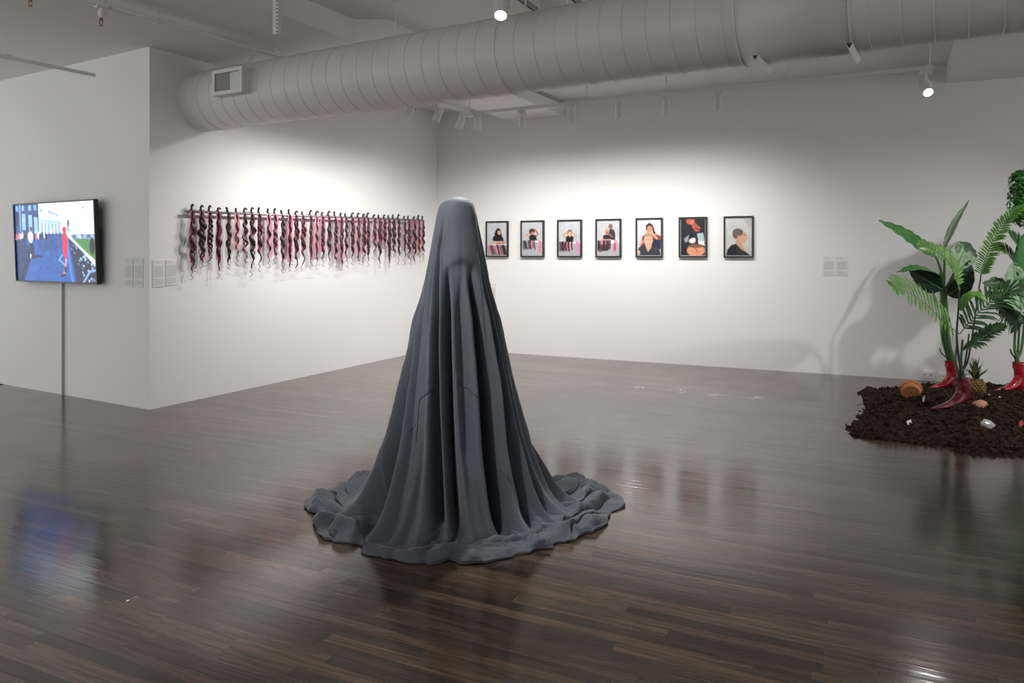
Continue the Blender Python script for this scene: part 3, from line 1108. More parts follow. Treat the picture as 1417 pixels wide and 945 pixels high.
for k, (us, vs_) in enumerate(PH):
    um = (us[0] + us[1]) / 2
    p = wall_pt(um, (vs_[0] + vs_[1]) / 2, B0, dB, nB, 0.0)
    zc = 0.6 * FZ + 0.4 * dims[k][2]
    t = thing('framed_photograph', PL[k], 'photograph', V((p.x, p.y, zc)), 'row of framed photographs')
    c = V((p.x, p.y, zc))
    fw, dep = 0.019, 0.042
    w, h = FW, FH
    mb = MB()
    fc = c + nB * (dep / 2 - 0.001)
    for s_ in (-1, 1):
        mb.bevbox(fc + Z * (s_ * (h / 2 - fw / 2)), dB, nB, Z, w, dep, fw, 0.0015)
        mb.bevbox(fc + dB * (s_ * (w / 2 - fw / 2)), dB, nB, Z, fw, dep, h - 2 * fw + 0.002, 0.0015)
    mb.build('frame', M['black_frame'], t)
    mb = MB()
    mb.box(c + nB * 0.010, dB, nB, Z, w - 0.01, 0.018, h - 0.01)
    mb.build('backing', M['paper'], t)
    mb, cc = sheet(paint_photo(k), c + nB * 0.026, dB, Z, w - 2 * fw - 0.012, h - 2 * fw - 0.012)
    mb.build('print', M['print'], t, colors=cc)
    mb = MB()
    mb.box(c + nB * 0.0215, dB, nB, Z, w - 2 * fw + 0.004, 0.004, h - 2 * fw + 0.004)
    mb.build('mount', M['paper'], t)

# ------------------------------------------------------------------ television
def paint_tv():
    P = Paint(150, 104, (244, 248, 255))
    # sky fades to the pale blue of the screen
    P.im = P.im - np.stack([np.clip((.45 - P.X) * 60, 0, 40), np.clip((.45 - P.X) * 30, 0, 20), P.X * 0], -1)
    # far building
    P.poly([(.31, .46), (.31, .14), (.50, .08), (.62, .26), (.62, .44)], (196, 222, 250))
    P.poly([(.33, .12), (.50, .07), (.60, .19), (.60, .22), (.33, .15)], (228, 240, 255))
    for k in range(6):
        x = .36 + k * .043
        P.line([(x, .25 + k * .006), (x, .42)], .012, (96, 140, 205))
    for k in range(5):
        P.line([(.45 + k * .025, .10 + k * .012), (.455 + k * .025, .125 + k * .012)], .012, (70, 110, 180))
    P.poly([(.36, .21), (.60, .25), (.60, .27), (.36, .23)], (150, 185, 232))
    # near building
    P.poly([(0, 0), (.32, 0), (.32, .36), (.26, .42), (0, .44)], (38, 66, 122))
    for x in (.02, .10, .19, .26):
        P.poly([(x, .02), (x + .035, .02), (x + .035, .09), (x, .09)], (120, 168, 230))
    for x, y in ((.10, .12), (.19, .14), (.26, .17)):
        P.poly([(x, y), (x + .045, y + .01), (x + .045, y + .22), (x, y + .21)], (140, 190, 242))
    P.poly([(.07, .0), (.085, .0), (.085, .36), (.07, .36)], (100, 150, 220))
    P.poly([(.02, .10), (.055, .10), (.055, .28), (.02, .28)], (18, 34, 72))
    # street
    P.poly([(0, .46), (.26, .40), (.62, .39), (.70, .46), (.80, 1), (0, 1)], (20, 82, 160))
    P.poly([(0, .46), (.10, .44), (.20, .60), (.06, 1), (0, 1)], (12, 44, 96))
    P.poly([(.30, .42), (.60, .41), (.56, .60), (.30, .62)], (28, 74, 136), .7)
    P.grain(9, 28, 4)
    P.poly([(.04, 1), (.16, .66), (.20, .58), (.24, .60), (.10, 1)], (6, 18, 44), .75)
    # crowd along the kerb
    r = random.Random(3)
    for k in range(16):
        x = .02 + k * .026
        c = r.choice(((16, 24, 50), (206, 96, 120), (224, 130, 140), (30, 50, 96), (190, 210, 240), (20, 30, 60)))
        P.ell(x, .40 + r.random() * .04, .014, .045, c)
    for k in range(6):
        P.ell(.40 + k * .045, .40, .012, .018, (24, 56, 110))
    # walking figure in white shirt
    P.line([(.205, .53), (.20, .66)], .035, (10, 22, 56))
    P.line([(.225, .53), (.235, .66)], .03, (10, 22, 56))
    P.ell(.205, .43, .032, .075, (236, 242, 255))
    P.ell(.215, .325, .018, .03, (96, 70, 80))
    P.line([(.17, .70), (.33, .675)], .022, (4, 12, 34), .8)
    P.line([(.20, .66), (.195, .69)], .02, (200, 220, 250))
    # fence and lawn
    P.poly([(.70, .42), (1, .43), (1, .74), (.86, .60)], (64, 128, 62))
    P.poly([(.70, .40), (1, .40), (1, .47), (.74, .46)], (120, 150, 190))
    for k in range(14):
        P.ell(.72 + k * .021, .42 + r.random() * .02, .010, .02, r.choice(((220, 230, 245), (60, 80, 120), (150, 170, 200))))
    P.poly([(.68, .44), (.70, .43), (1, .78), (1, 1), (.76, 1)], (12, 30, 66))
    r = random.Random(9)
    for k in range(70):
        t_ = r.random()
        x = .70 + t_ * .28
        y = .46 + t_ * .34 + r.random() * (.10 + t_ * .34)
        P.ell(x, y, .006 + t_ * .008, .008 + t_ * .012, r.choice(((190, 214, 244), (90, 130, 190), (24, 60, 50), (4, 12, 30))), .8)
    P.line([(.69, .435), (.86, .62), (1.0, .80)], .024, (206, 226, 250))
    P.line([(.84, 1.0), (.92, .86), (1, .84)], .02, (130, 170, 226))
    P.line([(.66, .46), (.70, .9), (.72, 1)], .03, (60, 120, 210))
    P.line([(.60, .66), (.56, .72), (.64, .80)], .016, (120, 180, 240), .8)
    P.ell(.955, .55, .03, .10, (14, 26, 40))
    # person in red
    P.poly([(.605, .40), (.645, .36), (.665, .42), (.665, .58), (.655, .72), (.63, .73), (.605, .60)], (232, 28, 44))
    P.ell(.635, .345, .024, .04, (214, 40, 56))
    P.line([(.645, .72), (.635, .80)], .022, (226, 140, 140))
    P.line([(.632, .80), (.615, .90)], .024, (214, 120, 120))
    P.line([(.635, .82), (.63, .86)], .024, (20, 20, 40))
    P.line([(.62, .91), (.585, .925)], .022, (16, 12, 30))
    # flags and birds against the sky
    P.line([(.68, .24), (.68, .36)], .014, (40, 90, 160))
    P.line([(.69, .23), (.69, .29)], .014, (30, 60, 120))
    P.line([(.86, .09), (.88, .07)], .012, (90, 120, 120))
    P.line([(.34, .10), (.37, .08)], .012, (40, 110, 70))
    P.line([(.64, .10), (.645, .26)], .03, (236, 232, 226), .8)
    return P


tvo = 0.10
TO = H0 + nT * tvo
ta, tb = on_line(132.5, TO, dT), on_line(20, TO, dT)
tc = TO + dT * ((ta + tb) / 2)
tw = abs(tb - ta)
th = (391.5 - 279) * tc.y / F
tz = CAMZ - ((391.5 + 279) / 2 - V0) * tc.y / F
exT = -dT
tilt = math.radians(2.2)
ezT = (Z * math.cos(tilt) + nT * math.sin(tilt) * 1.0).normalized()
enT = exT.cross(ezT)
if enT.dot(nT) < 0:
    enT = -enT
tcen = V((tc.x, tc.y, tz))
tv = thing('television', 'large flat television showing a street scene with a red-clad person', 'television', tcen - Z * th / 2)
mb = MB()
mb.bevbox(tcen - enT * 0.024, exT, enT, ezT, tw, 0.030, th, 0.004)
mb.bevbox(tcen - enT * 0.045 - ezT * th * 0.12, exT, enT, ezT, tw * 0.7, 0.03, th * 0.6, 0.008)
mb.build('cabinet', M['tv_plastic'], tv)
mb = MB()
bz = 0.014
for s_ in (-1, 1):
    mb.box(tcen - enT * 0.003 + ezT * (s_ * (th / 2 - bz / 2)), exT, enT, ezT, tw, 0.014, bz)
    mb.box(tcen - enT * 0.003 + exT * (s_ * (tw / 2 - bz / 2)), exT, enT, ezT, bz, 0.014, th - 2 * bz)
mb.build('bezel', M['tv_plastic'], tv)
mb, cc = sheet(paint_tv(), tcen - enT * 0.0065, exT, ezT, tw - 2 * bz + 0.002, th - 2 * bz + 0.002, 0)
mb.build('screen', M['screen'], tv, colors=cc)
mb = MB()
wallp = H0 + dT * ((ta + tb) / 2)
mb.box(V((wallp.x, wallp.y, tz)) + nT * 0.023, exT, nT, Z, 0.45, 0.05, 0.30)
mb.build('wall_mount', M['dark'], tv)
cp = wall_pt(87, 470, H0, dT, nT, 0.012)
mb = MB()
mb.box(V((cp.x, cp.y, 0.5 * (tz - th / 2 + 0.02))), exT, nT, Z, 0.011, 0.024, tz - th / 2 + 0.02)
o = mb.build('cable_cover', M['cover'])
tag(o, 'thin grey cable cover running from the television down to the floor', 'cable cover')

# ------------------------------------------------------------------ wall labels
def wall_label(u0, u1, v0, v1, o, d, n, label, rows, group):
    pa, pb = wall_pt(u0, v0, o, d, n, 0.004), wall_pt(u1, v0, o, d, n, 0.004)
    w = (V((pa.x, pa.y, 0)) - V((pb.x, pb.y, 0))).length
    mid = (pa + pb) / 2
    zt, zb = CAMZ - (v0 - V0) * mid.y / F, CAMZ - (v1 - V0) * mid.y / F
    h = zt - zb
    ex = V((pb.x - pa.x, pb.y - pa.y, 0)).normalized()
    c = V((mid.x, mid.y, (zt + zb) / 2))
    t = thing('wall_label', label, 'label', V((c.x, c.y, zb)), group)
    mb = MB()
    mb.bevbox(c - n * 0.0015, ex, n, Z, w, 0.006, h, 0.001)
    mb.build('board', M['paper'], t)
    r = random.Random(int(u0))
    mb = MB()
    for k, wd in ((0, 0.45), (1, 0.62), (2, 0.52)):
        mb.box(c + n * 0.0018 + Z * (h * (0.455 - 0.035 * k)) - ex * (w * (0.44 - wd / 2)), ex, n, Z, w * wd, 0.0008, h * 0.017)
    mb.build('title_lines', M['ink'], t)
    for (f0, f1, nm) in rows:
        mb = MB()
        nl = max(3, int((f1 - f0) * 34))
        for k in range(nl):
            wd = 0.88 * (1 - 0.1 * r.random()) if k < nl - 1 else 0.4
            zz = h * (0.5 - f0 - (f1 - f0) * (k + 0.5) / nl)
            mb.box(c + n * 0.0018 + Z * zz - ex * (w * (0.44 - wd / 2)), ex, n, Z, w * wd, 0.0008, h * (f1 - f0) / nl * 0.62)
        mb.build(nm, M['ink'], t)


R1 = ((0.26, 0.70, 'text_block'), (0.77, 0.95, 'text_block'))
R2 = ((0.22, 0.66, 'text_block'), (0.70, 0.94, 'text_block'))
G1 = 'printed wall labels'
wall_label(173.4, 184, 357, 397, H0, dT, nT, 'narrow wall label nearest the television, on the television wall', R1, G1)
wall_label(186.2, 197.8, 357, 397.5, H0, dT, nT, 'wall label on the television wall, nearer the outer wall corner', R1, G1)
wall_label(211.3, 227.5, 359.5, 397, H0, dH, nH, 'wall label on the hair strand wall, beside the outer wall corner', R2, G1)
wall_label(229.5, 244.8, 359.5, 395, H0, dH, nH, 'wall label on the hair strand wall, closest to the hanging strands', R2, G1)
wall_label(1139, 1155, 355, 381.5, B0, dB, nB, 'wall label on the photograph wall, nearer the shaven-head photograph', R1, G1)
wall_label(1157.5, 1173.5, 355, 381.5, B0, dB, nB, 'wall label on the photograph wall, nearer the leafy plants', R1, G1)
wall_label(668, 687, 391, 421, B0, dB, nB, 'wall label half hidden behind the draped figure, below the first photograph', R2, G1)


def outlet(u0, u1, v0, v1, label):
    pa, pb = wall_pt(u0, v0, B0, dB, nB), wall_pt(u1, v1, B0, dB, nB)
    w = (V((pb.x - pa.x, pb.y - pa.y, 0))).length
    mid = (pa + pb) / 2
    h = (v1 - v0) * mid.y / F
    c = V((mid.x, mid.y, mid.z))
    t = thing('wall_outlet', label, 'outlet', V((c.x, c.y, c.z - h / 2)), 'wall outlets')
    mb = MB()
    mb.bevbox(c + nB * 0.006, dB, nB, Z, w, 0.016, h, 0.002)
    mb.build('plate', M['ceramic'], t)
    for s_ in (-1, 1):
        mb = MB()
        mb.bevbox(c + nB * 0.0145 + dB * (s_ * w * 0.24), dB, nB, Z, w * 0.36, 0.006, h * 0.62, 0.0015)
        so = mb.build('socket', M['white_metal'], t)
        mb = MB()
        for q in (-1, 1):
            mb.box(c + nB * 0.0178 + dB * (s_ * w * 0.24 + q * w * 0.06), dB, nB, Z, w * 0.045, 0.001, h * 0.26)
        mb.build('slot', M['dark'], so)


outlet(1274.5, 1293, 513, 523.5, 'white double wall outlet low on the wall beside the plants')
outlet(1297, 1308, 515.5, 524.5, 'white single wall outlet partly hidden behind the red boot')

# ------------------------------------------------------------------ rod with hair strands
ro = 0.055
ra, rb = wall_pt(257, 292.4, H0, dH, nH, ro), wall_pt(584, 305, H0, dH, nH, ro)
rdir = (rb - ra).normalized()
t = thing('hanging_rod', 'slim steel rod on the side wall that carries the hair strands', 'rod', (ra + rb) / 2)
mb = MB()
mb.tube([ra, rb], 0.0125, 12)
mb.build('bar', M['rod'], t, smooth=True)
for f in (0.02, 0.35, 0.68, 0.985):
    p = ra + (rb - ra) * f
    mb = MB()
    mb.tube([p, p - nH * (ro + 0.004)], 0.008, 8)
    mb.lathe(p - nH * ro, nH, [(0, 0), (0, 0.022), (0.006, 0.022), (0.006, 0)], 12)
    mb.build('standoff', M['rod'], t)
us1 = [155, 255, 345, 440, 545, 640, 725, 805, 885, 985, 1055, 1135, 1215, 1285, 1360]
us2 = [105, 170, 235, 305, 375, 440, 490, 560, 625, 685, 730, 800, 855, 910, 960, 1010, 1065, 1130, 1175, 1235, 1285, 1330]
ends1 = [850, 740, 720, 820, 760, 690, 720, 800, 760, 720, 700, 770, 790, 790, 770]
ends2 = [740, 770, 720, 720, 740, 790, 720, 690, 720, 690, 720, 640, 750, 560, 750, 640, 690, 690, 700, 720, 690, 690]
strands = [(245 + x / 7.87, 270 + e / 7.87) for x, e in zip(us1, ends1)] + [(415 + x / 7.87, 270 + e / 7.87) for x, e in zip(us2, ends2)]
# fatness of the dark lock, share of pink, waviness
look = {0: (1.2, .5, .8), 1: (1.4, .6, 1.0), 2: (.7, .5, .9), 3: (1.25, .4, .45), 4: (1.1, .4, .6), 5: (.5, 1.0, .6), 6: (.7, .2, 1.2), 7: (1.1, .3, 1.0),
        8: (.9, .7, .9), 9: (.6, .6, .8), 10: (.7, .6, .7), 11: (.8, .5, .9), 12: (.9, .9, .4), 13: (1.0, .5, 1.0), 14: (1.0, .5, 1.0)}
for k, (u, ve) in enumerate(strands):
    r = random.Random(300 + k)
    o_ = V((ra.x, ra.y, 0))
    d_ = V((rdir.x, rdir.y, 0)).normalized()
    f = on_line(u, o_, d_) / V((rb.x - ra.x, rb.y - ra.y, 0)).length
    top = ra + (rb - ra) * f
    zend = CAMZ - (ve - V0) * top.y / F
    L_ = top.z - zend
    fat, pk, wav = look.get(k, (r.uniform(.6, 1.25), r.uniform(.35, 1.0), r.uniform(.4, 1.1)))
    hm = M[r.choice(('hair', 'hair', 'hair_red', 'hair_black'))]
    lab = 'wavy dark hair lock with pink strip, %s on the rod from its wall-label end' % ordinal(k)
    t = thing('hair_strand', lab, 'hair strand', top, 'hair strands hanging on the rod')
    front = nH * 0.017
    nfreq = r.uniform(3.0, 5.0)
    ph = r.uniform(0, 6.28)
    ph2 = r.uniform(0, 6.28)
    hw = 0.024

    def path(amp, phase, n=44, l=L_, start=0.0, fo=0.0, fr=nfreq):
        pts = []
        for i in range(n):
            tt = start + (1 - start) * i / (n - 1)
            a = amp * min(1, tt * 3.0 + 0.15) * (1 + 0.3 * math.sin(5 * tt + phase))
            w_ = math.sin(2 * math.pi * fr * tt + phase) * a
            w2 = math.cos(2 * math.pi * fr * tt + phase) * a * 0.4
            pts.append(top - Z * (l * tt) + d_ * w_ + nH * (0.022 + fo + w2))
        return pts
    # the dark lock
    main = path(0.020 * wav, ph)
    n = len(main)
    rad = [0.0145 * fat * (0.75 + 0.45 * math.sin(math.pi * min(1, i / n * 1.3)) + 0.22 * math.sin(i * 0.9 + ph2)) * (1 - max(0, (i / n - 0.72) / 0.28) * 0.75) for i in range(n)]
    hook = [top - nH * 0.016 - Z * 0.01, top - nH * 0.010 + Z * 0.016, top + Z * 0.020 + nH * 0.006, top + nH * 0.019 + Z * 0.004]
    hk = [0.007 * fat] * 4
    mb = MB()
    mb.tube(hook + main[1:], hk + rad[1:], 7)
    mb.build('dark_lock', hm, t, smooth=True)
    mb = MB()
    if fat > 0.65 or wav > .8:
        second = path(0.018 * wav, ph + math.pi * r.uniform(.7, 1.2), l=L_ * r.uniform(.7, .95), fo=0.006)
        rd2 = [0.0085 * (0.7 + 0.5 * fat) * (1 - 0.6 * max(0, i / n - 0.6) / 0.4) for i in range(n)]
        mb.tube(second, rd2, 6)
        mb.build('twined_lock', M['hair_red'], t, smooth=True)
    # pink strips that hang straight behind the lock
    mb = MB()
    for q in range(1 if pk < .6 else 2):
        off = r.uniform(-.012, .016) + (q * 0.02 - 0.006)
        ll = L_ * r.uniform(.70, .93)
        w_ = 0.010 + 0.011 * pk
        pts = [top + nH * (0.0152) - Z * (ll * i / 10) + d_ * (off + 0.005 * math.sin(i * .9 + ph)) + nH * (0.004 * math.sin(i * .7) * min(1, i / 2)) for i in range(11)]
        vs, fs = [], []
        for i, p in enumerate(pts):
            vs += [p - d_ * w_, p + d_ * w_, p + d_ * w_ - nH * 0.003, p - d_ * w_ - nH * 0.003]
        for i in range(10):
            for e in range(4):
                fs.append((i * 4 + e, i * 4 + (e + 1) % 4, i * 4 + 4 + (e + 1) % 4, i * 4 + 4 + e))
        fs += [(0, 3, 2, 1), (40, 41, 42, 43)]
        mb.add(vs, fs)
    mb.build('pink_strip', M['pink'], t)
    # tuft sticking up over the rod
    mb = MB()
    sx = r.uniform(-.3, 1.0)
    hh = r.uniform(.03, .055)
    mb.tube(bez([top + Z * 0.012, top + Z * (0.02 + hh * .6) + d_ * 0.01 * sx, top + Z * (0.012 + hh) + d_ * 0.03 * sx, top + Z * (0.008 + hh * .85) + d_ * 0.062 * sx], 4),
            [0.009, 0.010, 0.011, 0.011, 0.011, 0.011, 0.011, 0.012, 0.012, 0.011, 0.009, 0.006, 0.003], 6)
    mb.build('tuft', M['hair_black'], t, smooth=True)
    # thin curling ends
    mb = MB()
    for q in range(r.choice((1, 2, 2))):
        st = main[-2 - q * 6]
        ll = r.uniform(.05, .10)
        sg = r.choice((-1, 1))
        mb.tube(bez([st, st - Z * ll * .4 + d_ * 0.022 * sg, st - Z * ll * .75 - d_ * 0.008 * sg, st - Z * ll + d_ * 0.03 * sg], 5), 0.0028, 5)
    mb.build('loose_end', M['wisp'], t, smooth=True)

# ------------------------------------------------------------------ the draped figure
CX, CY = -0.302, 4.15
K = CY / F
prof_px = np.array([(272.0, 0.0), (272.6, 7), (274, 12.5), (277, 18.5), (281, 22.2), (286, 24.6), (298, 27.9), (317, 31.3), (336, 35), (355, 38.5), (374, 42), (393, 45.7), (412, 49.5),
                    (431, 53.6), (468, 61.5), (506, 70), (544, 79), (582, 88.5), (601, 94), (620, 100.5), (640, 108), (656, 115), (670, 123), (680, 131), (688, 141), (694, 152)])
zprof = CAMZ - (prof_px[:, 0] - V0) * K
rprof = prof_px[:, 1] * K
pool_px = [(418, 693), (425, 704), (441, 711), (431, 722), (436, 738), (465, 749), (493, 752), (508, 763), (545, 775), (595, 779), (622, 772), (640, 781), (690, 773), (742, 760), (762, 753), (770, 758), (786, 748),
           (822, 735), (838, 722), (846, 706), (863, 698), (858, 684), (836, 674), (826, 672), (810, 664), (806, 655), (788, 656)]
pool = []
for (u, v) in pool_px:
    p = fl(u, v, 0.012)
    pool.append((math.atan2(p.x - CX, -(p.y - CY)), math.hypot(p.x - CX, p.y - CY)))
# the far side, seen only above the near folds
for (u, v) in [(770, 655), (745, 649), (700, 652), (620, 656), (560, 655), (520, 656), (490, 660), (455, 671), (432, 682)]:
    p = fl(u, v, 0.03)
    pool.append((math.atan2(p.x - CX, -(p.y - CY)), math.hypot(p.x - CX, p.y - CY)))
pool.sort()
pa_ = np.array([p[0] for p in pool])
pr_ = np.array([p[1] for p in pool])
pa3 = np.concatenate([pa_ - 2 * np.pi, pa_, pa_ + 2 * np.pi])
pr3 = np.concatenate([pr_] * 3)

NT = 1080
NB, NP = 300, 130
theta = np.linspace(-np.pi, np.pi, NT, endpoint=False)       # 0 faces the camera, + is towards the photographs
zs_arc = np.linspace(0, 1, NB)
# body rows: even spacing along the profile
seg = np.concatenate([[0], np.cumsum(np.hypot(np.diff(zprof), np.diff(rprof)))])
srow = np.linspace(0, seg[-1], NB)
zrow = np.interp(srow, seg, zprof)
rrow = np.interp(srow, seg, rprof)
vrow = V0 + (CAMZ - zrow) / K            # the pixel row each body row stands for

# valleys of the large folds: rows of (pixel row, angle in degrees, depth in metres, half width in degrees)
VAL = [
    [(296, -36, 0, 8), (323, -35, .008, 7), (346, -38, .014, 5), (431, -25, .045, 5), (520, -17, .07, 5), (601, -11.4, .10, 5), (690, -6, .13, 5.0), (720, -5, .10, 4)],
    [(368, -14, 0, 6), (385, -13, .015, 6), (431, -9, .045, 5.5), (520, -4, .075, 5), (601, -0.5, .10, 4.6), (690, 4, .13, 4.6), (720, 5, .11, 4)],
    [(366, 31, 0, 8), (388, 31, .022, 8), (431, 34, .060, 8), (520, 33.5, .095, 8), (601, 31, .13, 7.5), (660, 30, .16, 7), (694, 29, .14, 6)],
    [(330, 62, 0, 8), (360, 63, .012, 8), (431, 58, .045, 6.5), (520, 54, .07, 6), (601, 49, .10, 6), (680, 47, .13, 6), (694, 47, .12, 6)],
    [(300, 74, 0, 7), (345, 76, .010, 7), (431, 72, .028, 5), (601, 64, .055, 4), (680, 62, .08, 5), (694, 62, .08, 5)],
    [(340, -62, 0, 8), (380, -61, .010, 7), (431, -57, .016, 4), (500, -47, .014, 3), (601, -36, .014, 2.5), (660, -33, .022, 3), (694, -28, .025, 3)],
    [(400, -72, 0, 8), (431, -70, .025, 6), (520, -58, .05, 5.5), (601, -51, .085, 5.5), (660, -49, .13, 7), (694, -48, .16, 8)],
    [(400, -86, 0, 8), (450, -82, .025, 6), (601, -66, .07, 4.5), (660, -61, .11, 5), (694, -59, .12, 6)],
    [(380, 10, 0, 6), (420, 9, .012, 6), (480, 11, .018, 6), (560, 13, .014, 6), (620, 14, .0, 6)],
    [(400, 45, 0, 3), (440, 45, .02, 3), (601, 40, .03, 2.5), (690, 39, .03, 2.5)],
    [(300, -52, 0, 5), (330, -50, .006, 5), (400, -44, .008, 4), (470, -36, .006, 4), (520, -30, 0, 4)],
    [(560, 60, 0, 2), (601, 56, .02, 2.2), (680, 54, .03, 2.2), (694, 54, .03, 2.2)],
    [(580, -22, 0, 3), (640, -22, .012, 3), (694, -20, .02, 3)],
    [(600, 18, 0, 3), (650, 18, .02, 3), (694, 20, .035, 3)],
]
rv = random.Random(5)
for k in range(11):
    a = 88 + k * 17 + rv.uniform(-4, 4)
    VAL.append([(320 + rv.random() * 80, a, 0, 7), (440, a + rv.uniform(-3, 3), .03 + .02 * rv.random(), 5.5), (601, a + rv.uniform(-4, 4), .07 + .04 * rv.random(), 5), (694, a + rv.uniform(-5, 5), .11, 5)])

TH_, VR = np.meshgrid(theta, vrow)
D = np.zeros_like(TH_)
tdeg = np.degrees(TH_)


def fold_disp(tdeg_, v):
    """radial displacement of the folds at angles tdeg_ and pixel row v (arrays)"""
    d = np.zeros_like(tdeg_)
    for kv, val in enumerate(VAL):
        gain, tight = (1.55, 0.82) if kv < 3 else (1.75, 0.9) if kv in (6, 7) else (1.3, 0.9)
        vv = [q[0] for q in val]
        a = np.interp(v, vv, [q[1] for q in val])
        A = np.interp(v, vv, [q[2] for q in val], left=0.0)
        w = np.interp(v, vv, [q[3] for q in val])
        x = (tdeg_ - a + 180) % 360 - 180
        s = x / w
        # a tight crease with rolled edges
        w, A = w * tight, A * gain
        s = x / w
        d = d - 1.1 * A * np.exp(-np.abs(s * 1.15) ** 2.0) + A * 0.24 * np.exp(-((np.abs(s) - 1.75) / 0.8) ** 2)
    return d


D = fold_disp(tdeg, VR)
# soft long rolls and small slack ripples, growing downwards
gr = np.clip((VR - 300) / 390.0, 0, 1)
D += 0.010 * gr * vnoise(tdeg / 9.0 + 50 + 1.2 * vnoise(tdeg / 40., VR / 120., 3), VR / 420.0, 7)
D += 0.0035 * gr * np.clip((VR - 385) / 90, 0, 1) * vnoise(tdeg / 3.6 + 50, VR / 260.0, 9)
D += 0.0022 * np.clip((VR - 370) / 120, 0, 1) * fbm(tdeg / 6.0 + 0.02 * VR, VR / 40.0, 19, 3)
# face and chest of the hidden form: the cloth stands off the chin, then falls back
uarc = tdeg
varc = 361.0 + 0.011 * (uarc - 16) ** 2
band = np.exp(-((uarc - 16) / 30.0) ** 4)
above = np.clip((VR - 318) / (varc - 318), 0, 1)
drop = 1 / (1 + np.exp(-(VR - varc) / 3.2))
D += band * (0.013 * above * (1 - drop) - 0.007 * drop * np.exp(-np.clip(VR - varc, 0, 999) / 60.0))
# keep the cap of the head smooth
D *= np.clip((VR - 283) / 22.0, 0, 1)
Rb = np.maximum(rrow[:, None] + D, 0.15 * rrow[:, None])
Zb = np.repeat(zrow[:, None], NT, 1)
SX, SY = 1.0, 0.93
Xb = CX + Rb * np.sin(TH_) * SX
Yb = CY - Rb * np.cos(TH_) * SY
# ripples that lie in the surface near the floor bend the cloth outwards
# --- the pool
Pr = np.interp(theta, pa3, pr3)
for _ in range(2):
    Pr = (np.roll(Pr, 1) + Pr * 2 + np.roll(Pr, -1)) / 4
sN = np.linspace(0, 1, NP + 1)[1:]
r_last = Rb[-1]
z_last = zrow[-1]
TP, SP = np.meshgrid(theta, sN)
RP = r_last[None, :] + (np.maximum(Pr, rrow[-1] + 0.06)[None, :] - r_last[None, :]) * SP
dirx, diry = np.sin(TP), -np.cos(TP) * (1 - (1 - SY) * (1 - SP))
XP, YP = CX + RP * dirx, CY + RP * diry
# wrinkles: layered folds that run round the figure, crossed by crumples
rr_ = np.hypot(XP - CX, YP - CY)
wx = XP * 5 + 1.0 * vnoise(XP * 3.1, YP * 3.1, 31)
wy = YP * 5 + 1.0 * vnoise(XP * 3.1 + 9, YP * 3.1, 32)


def saw(x, sharp=0.16):
    f = x - np.floor(x)
    up = f / (1 - sharp)
    dn = (1 - f) / sharp
    m = np.minimum(up, dn)
    return m * m * (3 - 2 * m)


dT_ = np.degrees(TP)
def billow(x, y, seed):
    # rounded crests with tight creases between
    return np.sqrt(np.abs(vnoise(x, y, seed)) + 0.004)


# coordinates along and across the folds, which swing round the figure
al = TP * 1.6 + 0.35 * vnoise(XP * 2.2, YP * 2.2, 33)
ac = rr_ + 0.10 * vnoise(XP * 2.6 + 4, YP * 2.6, 34) + 0.10 * TP * np.sin(TP * 2.0)
lay = saw(ac * 6.0 + 0.9 * vnoise(TP * 1.5 + 40, rr_ * 2.0, 42), 0.3)
bigb = billow(al * 1.5 + 20, ac * 10, 43)
midb = billow(wx * 1.5, wy * 1.5, 44)
smlb = billow(al * 6.5 + 9, ac * 24, 45)
# front-left lies in one broad smooth sheet
smooth_zone = np.exp(-((dT_ + 27) / 19.0) ** 4)
amt = 1 - 0.85 * smooth_zone
hP = 0.006 + amt * (0.020 * lay + 0.056 * bigb + 0.012 * midb + 0.012 * smlb) - 0.022 * amt + 0.020 * smooth_zone * billow(wx * 0.8 + 7, wy * 0.8, 52)
heap = np.exp(-((SP - 0.58) / 0.26) ** 2) * (0.018 + 0.034 * vnoise(TP * 3 + 20, SP * 1.3, 51)) * (1 - 0.6 * smooth_zone)
taper = np.clip((1 - SP) / 0.38, 0, 1)
taper = 0.30 + 0.70 * taper * taper * (3 - 2 * taper)
# folds of the skirt run out into the pool
run = fold_disp(dT_, np.full_like(dT_, 694.0)) * 0.35 * np.clip(1 - SP * 1.5, 0, 1)
hP = np.maximum((hP + heap) * taper + run, 0.005)
bl_ = np.clip(SP / 0.25, 0, 1)
bl_ = bl_ * bl_ * (3 - 2 * bl_)
ZP = z_last * (1 - bl_) + hP * bl_
edge = np.clip((1 - SP) / 0.045, 0, 1)
ZP = 0.003 + (ZP - 0.003) * np.sqrt(1 - (1 - edge) ** 2)
ZP = np.maximum(ZP, 0.003)
lean_out = 0.055 * amt * (bigb - 0.45) * np.clip(SP * 4, 0, 1) * np.clip((1 - SP) * 6, 0, 1)
XP += dirx * lean_out
YP += diry * lean_out
# hem rolls under
tuck = np.clip((SP - 0.975) / 0.025, 0, 1)
XP -= dirx * tuck * 0.008
YP -= diry * tuck * 0.008
# small sideways pull so that the hem scallops
pull = (0.018 * vnoise(TP * 9 + 70, SP * 2, 61) + 0.010 * vnoise(TP * 24 + 70, SP * 3, 62)) * SP
XP += dirx * pull
YP += diry * pull

